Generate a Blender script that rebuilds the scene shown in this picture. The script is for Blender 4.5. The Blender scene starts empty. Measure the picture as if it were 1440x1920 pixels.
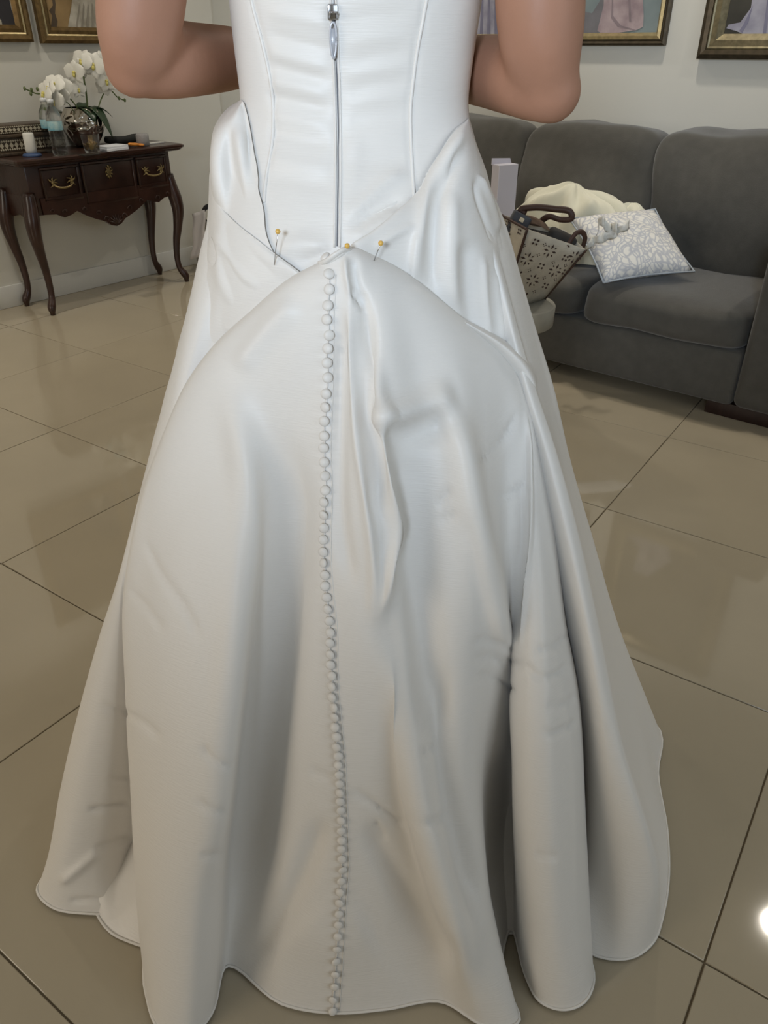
import bpy, bmesh, math, random
import numpy as np
from mathutils import Vector, Matrix
from mathutils.bvhtree import BVHTree
random.seed(4); rng = np.random.default_rng(4)
SC = bpy.context.scene; COL = SC.collection

# ------------------------------------------------------------------ camera
CAMH, FPX, PITCH, YAW = 1.22, 1443.0, math.radians(31.2), math.radians(39.5)
cd = bpy.data.cameras.new('camera'); cam = bpy.data.objects.new('camera', cd); COL.objects.link(cam)
cam.location = (0, 0, CAMH); cam.rotation_euler = (math.pi/2 - PITCH, 0, YAW)
cd.sensor_fit = 'VERTICAL'; cd.sensor_height = 36; cd.sensor_width = 27
cd.lens = FPX/1920*36; cd.clip_start = 0.02
SC.camera = cam
cy = SC.cycles; cy.max_bounces = 7; cy.diffuse_bounces = 3; cy.glossy_bounces = 3; cy.transmission_bounces = 5; cy.transparent_max_bounces = 8; cy.caustics_reflective = False; cy.caustics_refractive = False; cy.adaptive_threshold = 0.025
# ------------------------------------------------------------------ world, lights, exposure
w = bpy.data.worlds.new('world'); SC.world = w; w.use_nodes = True
w.node_tree.nodes['Background'].inputs[0].default_value = (0.75, 0.86, 1.0, 1)
w.node_tree.nodes['Background'].inputs[1].default_value = 0.6
SC.view_settings.view_transform = 'Standard'; SC.view_settings.look = 'None'
SC.view_settings.exposure = 0.0; SC.view_settings.gamma = 1.0; SC.view_settings.use_curve_mapping = False
def area(name, loc, target, sx, sy, power, col):
    l = bpy.data.lights.new(name, 'AREA'); l.shape = 'RECTANGLE'; l.size = sx; l.size_y = sy
    l.energy = power; l.color = col
    o = bpy.data.objects.new(name, l); COL.objects.link(o); o.location = loc
    d = Vector(target) - Vector(loc); o.rotation_euler = d.to_track_quat('-Z', 'Y').to_euler()
    return o
# daylight at the shop windows behind the camera
area('window_daylight', (2.66, 0.6, 1.75), (-1, 0.6, 1.45), 2.4, 1.5, 20, (0.80, 0.91, 1.0))
area('window_daylight', (-1.9, -3.05, 1.75), (-1.7, 1, 1.35), 1.8, 1.5, 36, (1.0, 0.88, 0.72))
# added fill spot, no lamp of the room: brightens the bodice
cA_, sA_ = math.cos(YAW), math.sin(YAW)
sl_ = bpy.data.lights.new('added_fill_spot', 'SPOT'); sl_.energy = 375; sl_.spot_size = math.radians(38); sl_.spot_blend = 1.0; sl_.shadow_soft_size = 0.32; sl_.color = (0.71, 0.84, 1.0)
slo = bpy.data.objects.new('added_fill_spot', sl_); COL.objects.link(slo); slo.location = (-0.75*cA_+2.4*sA_, -0.75*sA_-2.4*cA_, 1.95)
slo.rotation_euler = (Vector((-0.74, 0.88, 1.50))-Vector(slo.location)).to_track_quat('-Z', 'Y').to_euler()

# ------------------------------------------------------------------ pixel helpers (1440x1920 frame)
cP, sP, cA, sA = math.cos(PITCH), math.sin(PITCH), math.cos(YAW), math.sin(YAW)
EYE = np.array([0, 0, CAMH])
def ray(px, py):
    u = (px-720)/FPX; v = (960-py)/FPX
    return np.array([u, cP+v*sP, -sP+v*cP])
def atY(px, py, Y):
    d = ray(px, py); return EYE + d*(Y/d[1])
def atZ(px, py, z):
    d = ray(px, py); return EYE + d*((z-CAMH)/d[2])
def W(p):
    p = np.asarray(p, float)
    return np.stack([p[..., 0]*cA - p[..., 1]*sA, p[..., 0]*sA + p[..., 1]*cA, p[..., 2]], -1)
def wX(px, py, X):
    d = W(ray(px, py)); return EYE + d*(X/d[0])
def wY(px, py, Y):
    d = W(ray(px, py)); return EYE + d*(Y/d[1])
def wZ(px, py, z): return W(atZ(px, py, z))
def project(P):
    P = np.asarray(P); q = P - EYE
    zc = q[..., 1]*cP - q[..., 2]*sP; yc = q[..., 1]*sP + q[..., 2]*cP
    return 720 + FPX*q[..., 0]/zc, 960 - FPX*yc/zc

# ------------------------------------------------------------------ materials
MATS = {}
def mat(name, col, rough=0.5, metal=0.0, spec=0.5, noise=None, bump=None, coat=0.0, sheen=0.0, trans=0.0, alpha=1.0, emit=0.0, sss=0.0, aniso=0.0, ior=1.45):
    if name in MATS: return MATS[name]
    m = bpy.data.materials.new(name); m.use_nodes = True; nt = m.node_tree; b = nt.nodes['Principled BSDF']
    I = b.inputs; c4 = (*col, 1)
    I['Base Color'].default_value = c4; I['Roughness'].default_value = rough; I['Metallic'].default_value = metal
    I['Specular IOR Level'].default_value = spec; I['Coat Weight'].default_value = coat; I['Coat Roughness'].default_value = 0.12
    I['Sheen Weight'].default_value = sheen; I['Transmission Weight'].default_value = trans; I['Alpha'].default_value = alpha; I['IOR'].default_value = ior
    if sheen: I['Sheen Roughness'].default_value = 0.4
    if sss:
        I['Subsurface Weight'].default_value = sss; I['Subsurface Radius'].default_value = (0.02, 0.008, 0.005); I['Subsurface Scale'].default_value = 0.5
    if emit: I['Emission Color'].default_value = c4; I['Emission Strength'].default_value = emit
    tc = nt.nodes.new('ShaderNodeTexCoord')
    if noise:      # (scale, amount, stretch xyz, second colour or None)
        sc, amt = noise[0], noise[1]; st = noise[2] if len(noise) > 2 else (1, 1, 1)
        mp = nt.nodes.new('ShaderNodeMapping'); mp.inputs['Scale'].default_value = st
        nt.links.new(tc.outputs['Object'], mp.inputs['Vector'])
        n = nt.nodes.new('ShaderNodeTexNoise'); n.inputs['Scale'].default_value = sc; n.inputs['Detail'].default_value = 5
        nt.links.new(mp.outputs[0], n.inputs['Vector'])
        r = nt.nodes.new('ShaderNodeValToRGB')
        c2 = noise[3] if len(noise) > 3 else tuple(max(0, x*(1-amt)) for x in col)
        r.color_ramp.elements[0].position = 0.35; r.color_ramp.elements[1].position = 0.68
        r.color_ramp.elements[0].color = (*c2, 1); r.color_ramp.elements[1].color = c4
        nt.links.new(n.outputs['Fac'], r.inputs[0]); nt.links.new(r.outputs[0], I['Base Color'])
    if bump:       # (scale, strength, stretch)
        st = bump[2] if len(bump) > 2 else (1, 1, 1)
        mp = nt.nodes.new('ShaderNodeMapping'); mp.inputs['Scale'].default_value = st
        nt.links.new(tc.outputs['Object'], mp.inputs['Vector'])
        n = nt.nodes.new('ShaderNodeTexNoise'); n.inputs['Scale'].default_value = bump[0]; n.inputs['Detail'].default_value = 3
        nt.links.new(mp.outputs[0], n.inputs['Vector'])
        bp = nt.nodes.new('ShaderNodeBump'); bp.inputs['Strength'].default_value = bump[1]; bp.inputs['Distance'].default_value = 0.004
        nt.links.new(n.outputs['Fac'], bp.inputs['Height']); nt.links.new(bp.outputs[0], I['Normal'])
    MATS[name] = m; return m
def rgb(r, g, b):
    f = lambda c: (c/255/12.92) if c/255 <= 0.04045 else ((c/255+0.055)/1.055)**2.4
    return (f(r), f(g), f(b))
SATIN = mat('ivory satin', (0.83, 0.80, 0.755), 0.45, spec=0.55, bump=(90, 0.12, (0.35, 1, 6)), sheen=0.1)
WALL = mat('painted wall', rgb(216, 214, 205), 0.75, noise=(1.3, 0.04), bump=(160, 0.05))
CEIL = mat('white ceiling', (0.82, 0.82, 0.8), 0.9)
TRIM = mat('white gloss trim', rgb(222, 222, 218), 0.35)
TILE = mat('polished porcelain tile', rgb(176, 165, 143), 0.05, spec=0.85, noise=(2.2, 0.07), coat=0.0)
GROUT = mat('tile grout', rgb(112, 100, 80), 0.9)
WOOD = mat('dark carved mahogany', rgb(62, 38, 30), 0.32, noise=(9, 0.45, (6, 1, 1)), bump=(40, 0.15, (4, 1, 1)), coat=0.25)
BRASS = mat('aged brass', rgb(172, 152, 108), 0.36, metal=0.85, noise=(60, 0.35))
GOLD = mat('gilt frame', rgb(128, 104, 66), 0.42, metal=0.6, noise=(40, 0.4, (1, 1, 1)))
GOLDL = mat('bright gilt bead', rgb(190, 172, 128), 0.38, metal=0.6, noise=(50, 0.25))
SILVERF = mat('champagne frame', rgb(150, 140, 112), 0.36, metal=0.7, noise=(45, 0.35))
SILVERD = mat('dark bronze frame', rgb(92, 82, 66), 0.4, metal=0.6, noise=(45, 0.35))
SOFA = mat('charcoal sofa fabric', rgb(84, 82, 77), 0.92, noise=(24, 0.14), bump=(420, 0.35), sheen=0.35)
DARKWOOD = mat('sofa foot wood', rgb(48, 30, 26), 0.4, noise=(12, 0.3, (6, 1, 1)))
SKIN = mat('skin', rgb(176, 130, 106), 0.5, spec=0.4, noise=(14, 0.10), bump=(260, 0.06))

# ------------------------------------------------------------------ mesh helpers
def mesh(name, V, Fs, m, parent=None, smooth=True, loc=None, rot=None):
    me = bpy.data.meshes.new(name); me.from_pydata([tuple(map(float, v)) for v in V], [], [tuple(map(int, f)) for f in Fs]); me.update()
    if smooth: me.polygons.foreach_set('use_smooth', [True]*len(me.polygons))
    me.materials.append(m)
    o = bpy.data.objects.new(name, me); COL.objects.link(o)
    if parent: o.parent = parent
    if loc is not None: o.location = loc
    if rot is not None: o.rotation_euler = rot
    return o
def tag(o, label=None, cat=None, group=None, kind=None):
    if label: o['label'] = label
    if cat: o['category'] = cat
    if group: o['group'] = group
    if kind: o['kind'] = kind
    return o
def thing(name, label, cat, loc=(0, 0, 0), rotz=0, group=None):
    o = bpy.data.objects.new(name, None); COL.objects.link(o); o.empty_display_size = 0.1
    o.location = loc; o.rotation_euler = (0, 0, rotz); return tag(o, label, cat, group)
class G:
    def __init__(s): s.V = []; s.F = []
    def add(s, V, Fs):
        k = len(s.V); s.V += [tuple(v) for v in V]; s.F += [tuple(i+k for i in f) for f in Fs]; return s
    def box(s, lo, hi):
        x0, y0, z0 = lo; x1, y1, z1 = hi
        return s.add([(x0,y0,z0),(x1,y0,z0),(x1,y1,z0),(x0,y1,z0),(x0,y0,z1),(x1,y0,z1),(x1,y1,z1),(x0,y1,z1)],
              [(0,3,2,1),(4,5,6,7),(0,1,5,4),(1,2,6,5),(2,3,7,6),(3,0,4,7)])
    def tube(s, P, R, n=10, flat=None):
        P = [np.array(p, float) for p in P]; R = R if hasattr(R, '__len__') else [R]*len(P)
        T = [P[min(i+1, len(P)-1)]-P[max(i-1, 0)] for i in range(len(P))]; T = [t/(np.linalg.norm(t)+1e-12) for t in T]
        up = np.array([0, 0, 1.]) if abs(T[0][2]) < .9 else np.array([1., 0, 0]); nx = np.cross(T[0], up); nx /= np.linalg.norm(nx)
        V = []; Fs = []
        for p, t, r in zip(P, T, R):
            nx = nx - t*(nx@t); nx /= np.linalg.norm(nx)+1e-12; ny = np.cross(t, nx)
            ra, rb = (r if hasattr(r, '__len__') else (r, r))
            for k in range(n):
                a = 2*math.pi*k/n; V.append(p + nx*ra*math.cos(a) + ny*rb*math.sin(a))
        for i in range(len(P)-1):
            for k in range(n): Fs.append((i*n+k, i*n+(k+1) % n, (i+1)*n+(k+1) % n, (i+1)*n+k))
        Fs.append(tuple(range(n))[::-1]); Fs.append(tuple(range((len(P)-1)*n, len(P)*n)))
        return s.add(V, Fs)
    def lathe(s, prof, n=24, c=(0, 0, 0), sx=1, sy=1, fn=None):
        V = []; Fs = []
        for r, z in prof:
            for k in range(n):
                a = 2*math.pi*k/n; rr = r*(fn(a, z) if fn else 1)
                V.append((c[0]+sx*rr*math.cos(a), c[1]+sy*rr*math.sin(a), c[2]+z))
        for i in range(len(prof)-1):
            for k in range(n): Fs.append((i*n+k, i*n+(k+1) % n, (i+1)*n+(k+1) % n, (i+1)*n+k))
        if prof[0][0] > 1e-4: Fs.append(tuple(range(n))[::-1])
        if prof[-1][0] > 1e-4: Fs.append(tuple(range((len(prof)-1)*n, len(prof)*n)))
        return s.add(V, Fs)
    def ball(s, c, r, n=12, m=8):
        r = r if hasattr(r, '__len__') else (r, r, r)
        V = []; Fs = []
        for i in range(m+1):
            t = math.pi*i/m
            for k in range(n):
                a = 2*math.pi*k/n; V.append((c[0]+r[0]*math.sin(t)*math.cos(a), c[1]+r[1]*math.sin(t)*math.sin(a), c[2]-r[2]*math.cos(t)))
        for i in range(m):
            for k in range(n): Fs.append((i*n+k, i*n+(k+1) % n, (i+1)*n+(k+1) % n, (i+1)*n+k))
        return s.add(V, Fs)
    def prism(s, poly, axis, a0, a1):
        n = len(poly); mk = {'x': lambda p, q: (q, p[0], p[1]), 'y': lambda p, q: (p[0], q, p[1]), 'z': lambda p, q: (p[0], p[1], q)}[axis]
        V = [mk(p, a0) for p in poly] + [mk(p, a1) for p in poly]
        return s.add(V, [tuple(range(n))[::-1], tuple(range(n, 2*n))] + [(i, (i+1) % n, n+(i+1) % n, n+i) for i in range(n)])
    def build(s, name, m, parent=None, smooth=True, loc=None, rot=None, bevel=0, seg=2, sub=0, fixn=True):
        o = mesh(name, s.V, s.F, m, parent, smooth, loc, rot)
        bm = bmesh.new(); bm.from_mesh(o.data)
        bmesh.ops.remove_doubles(bm, verts=bm.verts, dist=1e-6)
        if fixn: bmesh.ops.recalc_face_normals(bm, faces=bm.faces)
        if bevel: bmesh.ops.bevel(bm, geom=bm.edges[:], offset=bevel, segments=seg, affect='EDGES', profile=0.5, clamp_overlap=True)
        bm.to_mesh(o.data); bm.free()
        if smooth and bevel:
            o.data.polygons.foreach_set('use_smooth', [True]*len(o.data.polygons))
            o.data.set_sharp_from_angle(angle=math.radians(40))
        if sub:
            md = o.modifiers.new('sub', 'SUBSURF'); md.levels = sub; md.render_levels = sub
        return o
def box(name, lo, hi, m, parent=None, bevel=0.003, **k): return G().box(lo, hi).build(name, m, parent, bevel=bevel, **k)
def softbox(name, half, m, parent=None, n=12, p=6.0, crown=(0, 0, 0), wob=0.0, loc=None, rot=None, fn=None, seed=0):
    """cushion: a superquadric with crowned faces and slight lumps"""
    V = {}; Fs = []; L = []
    def vid(a, b, c):
        k = (a, b, c)
        if k not in V: V[k] = len(L); L.append(k)
        return V[k]
    for ax in range(3):
        for sg in (0, n):
            for i in range(n):
                for j in range(n):
                    q = []
                    for (ii, jj) in ((i, j), (i+1, j), (i+1, j+1), (i, j+1)):
                        t = [0, 0, 0]; t[ax] = sg; t[(ax+1) % 3] = ii; t[(ax+2) % 3] = jj; q.append(vid(*t))
                    Fs.append(q if sg else q[::-1])
    P = np.array(L, float)/n*2-1
    P = np.sign(P)*np.abs(np.sin(P*math.pi/2))**0.85
    nn = (np.abs(P)**p).sum(1)**(1/p); Q = P/nn[:, None]
    out = Q*np.array(half)
    for ax in range(3):
        o1, o2 = (ax+1) % 3, (ax+2) % 3
        out[:, ax] += crown[ax]*np.sign(Q[:, ax])*np.abs(Q[:, ax])**3*(1-Q[:, o1]**2)*(1-Q[:, o2]**2)
    if wob:
        ph = np.random.default_rng(seed).uniform(0, 6, (6, 4))
        for a in ph:
            out += wob/3*np.sin(out@(np.array([a[1]-3, a[2]-3, a[3]-3])*7)+a[0])[:, None]*Q
    if fn: out = fn(out, Q)
    return mesh(name, out, Fs, m, parent, True, loc, rot)
def crv(P, n, per=None):
    """chord-length Catmull-Rom through control points P (k,d), n samples (or per samples per span)"""
    P = np.asarray(P, float)
    d = np.maximum(np.linalg.norm(np.diff(P, axis=0), axis=1), 1e-5)**0.75; t = np.r_[0, np.cumsum(d)]
    m = np.zeros_like(P); m[1:-1] = ((P[1:-1]-P[:-2])/d[:-1, None]*d[1:, None] + (P[2:]-P[1:-1])/d[1:, None]*d[:-1, None])/(d[:-1]+d[1:])[:, None]
    m[0] = (P[1]-P[0])/d[0]; m[-1] = (P[-1]-P[-2])/d[-1]
    s = np.linspace(0, t[-1], n) if per is None else np.r_[np.concatenate([np.linspace(t[i], t[i+1], per, endpoint=False) for i in range(len(d))]), t[-1]]
    i = np.clip(np.searchsorted(t, s, 'right')-1, 0, len(d)-1); h = d[i]; x = ((s-t[i])/h)[:, None]
    h = h[:, None]
    return (2*x**3-3*x**2+1)*P[i] + (x**3-2*x**2+x)*h*m[i] + (-2*x**3+3*x**2)*P[i+1] + (x**3-x**2)*h*m[i+1]
def gridfaces(nv, nu, closed=False):
    Fs = []
    for i in range(nv-1):
        for k in range(nu if closed else nu-1):
            k2 = (k+1) % nu; Fs.append((i*nu+k, i*nu+k2, (i+1)*nu+k2, (i+1)*nu+k))
    return Fs
def curve2(P, n): return [tuple(p) for p in crv(P, n)]

# ------------------------------------------------------------------ the room
XL, YB, XR, YF, ZC = -4.23, 3.92, 2.8, -3.2, 2.75
wl = G().box((XL-0.15, YF, -0.05), (XL, 3.53, ZC)).build('wall_left', WALL, smooth=False); tag(wl, kind='structure')
wn = G().box((XL-0.15, 3.53, -0.05), (XL-0.05, YB+0.15, ZC)).build('wall_left_return', WALL, smooth=False); tag(wn, kind='structure')
wb = G().box((XL-0.05, YB, -0.05), (XR+0.15, YB+0.15, ZC)).build('wall_back', WALL, smooth=False); tag(wb, kind='structure')
ce = G().box((XL-0.15, YF-0.15, ZC), (XR+0.15, YB+0.15, ZC+0.1)).build('ceiling', CEIL, smooth=False); tag(ce, kind='structure')
def pierced(name, axis, c0, c1, lo, hi, w0, w1, z0, z1):
    g = G()
    def bb(a0, a1, b0, b1):
        g.box((c0, a0, b0), (c1, a1, b1)) if axis == 'x' else g.box((a0, c0, b0), (a1, c1, b1))
    bb(lo, w0, -0.05, ZC); bb(w1, hi, -0.05, ZC); bb(w0, w1, -0.05, z0); bb(w0, w1, z1, ZC)
    return tag(g.build(name, WALL, smooth=False), kind='structure')
pierced('wall_right', 'x', XR, XR+0.15, YF, YB, -0.75, 1.95, 0.95, 2.55)
pierced('wall_front', 'y', YF-0.15, YF, XL-0.15, XR+0.15, -2.85, -0.95, 0.95, 2.55)
def bboard(name, lo, hi): tag(box(name, lo, hi, TRIM, bevel=0.004), kind='structure')
bboard('baseboard_left', (XL, YF, 0), (XL+0.014, 3.53, 0.115))
bboard('baseboard_back', (XL-0.05, YB-0.014, 0), (XR, YB, 0.115))
GLASS = mat('window glass', (0.9, 0.95, 1.0), 0.02, trans=1.0, alpha=0.25)
for i, (ax, c, w0, w1) in enumerate((('x', XR+0.05, -0.75, 1.95), ('y', YF-0.10, -2.85, -0.95))):
    g = G(); gp = G(); t = 0.05
    def bb(gg, a0, a1, b0, b1, th):
        gg.box((c, a0, b0), (c+th, a1, b1)) if ax == 'x' else gg.box((a0, c, b0), (a1, c+th, b1))
    bb(g, w0, w1, .95, 1.0, .06); bb(g, w0, w1, 2.5, 2.55, .06); bb(g, w0, w0+t, 1.0, 2.5, .06); bb(g, w1-t, w1, 1.0, 2.5, .06); bb(g, (w0+w1)/2-.025, (w0+w1)/2+.025, 1.0, 2.5, .06)
    f = tag(g.build('window_%d' % (i+1), TRIM, smooth=False), kind='structure')
    bb(gp, w0+t, (w0+w1)/2-.025, 1.0, 2.5, .006); gp.build('pane', GLASS, f, smooth=False)
    gp = G(); bb(gp, (w0+w1)/2+.025, w1-t, 1.0, 2.5, .006); gp.build('pane', GLASS, f, smooth=False)

# floor: grout bed with each porcelain tile laid on it
fl = tag(G().box((XL-0.15, YF-0.15, -0.06), (XR+0.15, YB+0.15, -0.0035)).build('floor', GROUT, smooth=False), kind='structure')
TA = math.radians(4.7); e1 = np.array([math.cos(TA), math.sin(TA)]); e2 = np.array([-math.sin(TA), math.cos(TA)])
SX, SY, O1, O2, GAP = 0.6305, 0.6165, 0.032, 0.828, 0.0015
def clip(poly, ax, lim, sgn):
    out = []
    for i in range(len(poly)):
        p, q = poly[i], poly[(i+1) % len(poly)]; dp, dq = sgn*(lim-p[ax]), sgn*(lim-q[ax])
        if dp >= 0: out.append(p)
        if dp*dq < 0: out.append(p+(q-p)*dp/(dp-dq))
    return out
tile_me = None
for i in range(-10, 9):
    for j in range(-9, 8):
        c0 = e1*(O1+i*SX+SX/2)+e2*(O2+j*SY+SY/2); hx, hy = SX/2-GAP, SY/2-GAP
        pl = [c0+e1*a*hx+e2*b*hy for a, b in ((-1,-1),(1,-1),(1,1),(-1,1))]
        if all(XL < p[0] < XR and YF < p[1] < YB for p in pl):
            if tile_me is None:
                o = box('tile', (-hx, -hy, -0.01), (hx, hy, 0), TILE, fl, bevel=0.0012, seg=1); tile_me = o.data
            else:
                o = bpy.data.objects.new('tile', tile_me); COL.objects.link(o); o.parent = fl
            o.location = (c0[0], c0[1], 0); o.rotation_euler = (0, 0, TA)
        else:
            q = clip(clip(clip(clip(pl, 0, XL, -1), 0, XR, 1), 1, YF, -1), 1, YB, 1)
            if len(q) > 2: G().prism([tuple(p) for p in q], 'z', -0.01, 0).build('tile', TILE, fl, smooth=False)

# invented stand and shade to carry the fill spot, behind the camera
BLK = mat('black lamp metal', rgb(30, 30, 32), .4, metal=.6)
lp = Vector(slo.location); lt = thing('added_fill_lamp', 'black fill lamp added behind the viewer to brighten the bodice', 'lamp', (lp.x, lp.y, 0))
G().lathe([(.001, 0), (.16, 0), (.16, .015), (.02, .03), (.001, .03)], 24).build('base', BLK, lt)
dz = (Vector((-0.74, 0.88, 1.50))-lp).normalized()
G().tube([(0, 0, .02), (0, 0, 1.2), tuple(np.array([0, 0, lp.z-.02])-np.array(dz)*.30)], .011, 10).build('pole', BLK, lt)
G().tube([tuple(np.array([0, 0, lp.z])-np.array(dz)*k) for k in (.42, .36, .32)], [.05, .20, .34], 24).build('reflector', BLK, lt)

# recessed ceiling downlights (one of them is what the floor mirrors)
LAMP = mat('downlight lens', (1.0, 0.9, 0.74), 0.4, emit=14.0)
for i, (x, y, lab) in enumerate(((0.10, 3.12, 'round ceiling downlight mirrored as a bright spot at the floor\'s right edge'), (-1.5, 3.30, 'round ceiling downlight above the middle of the sofa'), (-3.1, 3.30, 'round ceiling downlight in the corner between the two walls'), (-3.6, 1.6, 'round ceiling downlight above the carved desk'), (-3.6, -0.2, 'round ceiling downlight along left wall, nearest the shop window'))):
    t = thing('ceiling_downlight', lab, 'light', (x, y, ZC), 0, 'ceiling downlights')
    G().lathe([(0.055, -0.004), (0.075, -0.006), (0.078, 0.0)], 24).build('trim_ring', TRIM, t)
    G().lathe([(0.0005, -0.003), (0.055, -0.003)], 24).build('lens', LAMP, t)
    l = bpy.data.lights.new('downlight_glow', 'AREA'); l.shape = 'DISK'; l.size = 0.11; l.energy = 7.5; l.color = (1.0, 0.92, 0.80); l.spread = math.radians(130)
    lo = bpy.data.objects.new('downlight_glow', l); COL.objects.link(lo); lo.parent = t; lo.location = (0, 0, -0.02)

# ------------------------------------------------------------------ framed paintings
PAINT = {}
def paint(name, c, c2=None, sc=9):
    return mat('paint '+name, c, 0.6, noise=(sc, 0.3, (1, 1, 1), c2 or tuple(x*0.72 for x in c)))
def picture(wall, a0, a1, z0, z1, mw, prof, label, layers, bg, group=None):
    """wall 'L' (runs along Y at XL) or 'B' (runs along X at YB); a0<a1 along the wall. Profile: (inset, depth, material) steps"""
    ac = (a0+a1)/2
    if wall == 'L': loc = (XL, ac, z0); M = lambda a, z, d: (d, a-ac, z-z0)
    else: loc = (ac, YB, z0); M = lambda a, z, d: (a-ac, -d, z-z0)
    t = thing('framed_painting', label, 'painting', loc, 0, group)
    for (nm, i0, i1, d0, d1, m) in prof:
        g = G(); V = []
        for ins, dep in ((i0, 0.002), (i0, d0), ((i0+i1)/2, max(d0, d1)+0.003), (i1, d1), (i1, 0.002)):
            V += [M(a0+ins, z0+ins, dep), M(a1-ins, z0+ins, dep), M(a1-ins, z1-ins, dep), M(a0+ins, z1-ins, dep)]
        Fs = [(r*4+k, r*4+(k+1) % 4, (r+1)*4+(k+1) % 4, (r+1)*4+k) for r in range(4) for k in range(4)]
        g.add(V, Fs); g.build(nm, m, t, smooth=False)
    lo, hi = mw-0.004, 0.012
    g = G(); g.add([M(a0+lo, z0+lo, hi), M(a1-lo, z0+lo, hi), M(a1-lo, z1-lo, hi), M(a0+lo, z1-lo, hi)], [(0, 1, 2, 3)])
    cv = g.build('canvas', bg, t, smooth=False)
    for k, (nm, pts, m) in enumerate(layers):
        q = []
        for (px, py) in pts:
            p = wX(px, py, XL+0.013) if wall == 'L' else wY(px, py, YB-0.013)
            a = p[1] if wall == 'L' else p[0]
            q.append((min(max(a, a0+mw), a1-mw), min(max(p[2], z0+mw), z1-mw)))
        d = 0.0135+0.0006*k; n = len(q)
        g = G().add([M(a, z, d) for a, z in q], [tuple(range(n))]); g.build(nm, m, cv, smooth=False)
    return t
gold_prof = [('outer_moulding', 0, 0.028, 0.03, 0.036, GOLD), ('bead', 0.028, 0.040, 0.030, 0.030, GOLDL), ('inner_moulding', 0.040, 0.072, 0.026, 0.014, GOLD)]
thin_prof = [('outer_moulding', 0, 0.016, 0.028, 0.03, SILVERD), ('bead', 0.016, 0.024, 0.026, 0.026, SILVERD), ('inner_moulding', 0.024, 0.050, 0.03, 0.014, GOLDL)]
wide_prof = [('outer_moulding', 0, 0.034, 0.035, 0.042, SILVERD), ('bead', 0.034, 0.046, 0.036, 0.036, SILVERF), ('inner_moulding', 0.046, 0.092, 0.034, 0.014, SILVERF)]
DKS = paint('dark suit', rgb(52, 50, 54)); PALE = paint('pale gown', rgb(196, 190, 176), rgb(150, 143, 128), 14); SEP = paint('sepia ground', rgb(168, 140, 96), rgb(128, 104, 68), 5)
URN = paint('urn brown', rgb(88, 74, 58)); BLUEG = paint('blue grey ground', rgb(140, 152, 152), rgb(112, 124, 126), 4); MAUVE = paint('mauve gown', rgb(190, 172, 172), rgb(146, 128, 132), 10)
GREYS = paint('grey shadow', rgb(128, 126, 130)); DKG = paint('dark olive ground', rgb(70, 68, 60), rgb(52, 50, 44), 5); LAV = paint('lavender gown', rgb(176, 174, 186), rgb(140, 138, 154), 12)
FOLD = paint('gown fold shade', rgb(150, 134, 138)); PFOLD = paint('pale fold shade', rgb(158, 150, 136)); LFOLD = paint('lavender fold shade', rgb(132, 130, 152))
picture('L', 1.70, 2.357, 1.236, 2.10, 0.072, gold_prof, 'gilt framed painting of a dark suited figure, leftmost on the left wall',
        [('suit', [(-60, -120), (22, -120), (30, 24), (38, 56), (-60, 56)], DKS), ('collar', [(-30, 0), (2, 38), (6, 56), (-30, 56)], PALE), ('curtain', [(17, -140), (32, -140), (31, 18), (22, 22)], PALE)], paint('umber ground', rgb(96, 78, 50)))
picture('L', 2.402, 3.02, 1.231, 2.10, 0.072, gold_prof, 'gilt framed painting of a pale full skirted gown on sepia ground above the orchid',
        [('urn', [(94, -30), (99, 10), (92, 20), (98, 30), (96, 58), (108, 58), (108, 40), (103, 25), (104, 8), (99, -30)], URN),
         ('gown', [(140, -60), (134, 10), (129, 60), (181, 60), (215, 62), (205, -60)], PALE)] +
        [('gown_fold', [(148+8*k, 5), (143+10*k, 59), (147+10*k, 59), (150+8*k, 12)], PFOLD) for k in range(5)], SEP)
picture('B', -2.96, -2.33, 1.222, 2.05, 0.05, thin_prof, 'painting of a lavender gown seen between the bodice and the right arm',
        [('gown', [(880, -70), (880, 90), (946, 92), (932, -20), (925, -80)], LAV)] + [('gown_fold', [(904+12*k, -20), (899+14*k, 75), (905+14*k, 75), (907+12*k, -20)], LFOLD) for k in range(3)], BLUEG)
picture('B', -2.26, -1.59, 1.222, 2.05, 0.05, thin_prof, 'gilt framed painting of a mauve trailing gown on blue grey ground above the sofa',
        [('shadow', [(1060, 40), (1085, 18), (1110, 25), (1132, -10), (1150, 40), (1120, 62), (1060, 66)], GREYS),
         ('gown', [(1136, -90), (1132, 10), (1120, 58), (1126, 65), (1160, 63), (1195, 56), (1206, 50), (1207, 30), (1202, -90)], MAUVE),
         ('gown_fold', [(1150, -60), (1150, 30), (1165, 48), (1190, 55), (1192, 58), (1158, 50), (1146, 34)], FOLD), ('gown_fold', [(1176, -60), (1180, 40), (1184, 40), (1180, -60)], FOLD)], BLUEG)
picture('B', -1.432, -0.70, 1.172, 2.05, 0.092, wide_prof, 'wide champagne framed painting of a pale lavender gown on dark ground, rightmost',
        [('gown', [(1420, -70), (1408, 15), (1388, 42), (1366, 46), (1362, 53), (1380, 58), (1392, 65), (1475, 68), (1500, 20), (1470, -70)], LAV),
         ('gown_fold', [(1412, 10), (1394, 46), (1386, 58), (1392, 62), (1404, 40)], LFOLD), ('gown_fold', [(1440, -10), (1430, 66), (1436, 66), (1446, -10)], LFOLD)], DKG)

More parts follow.
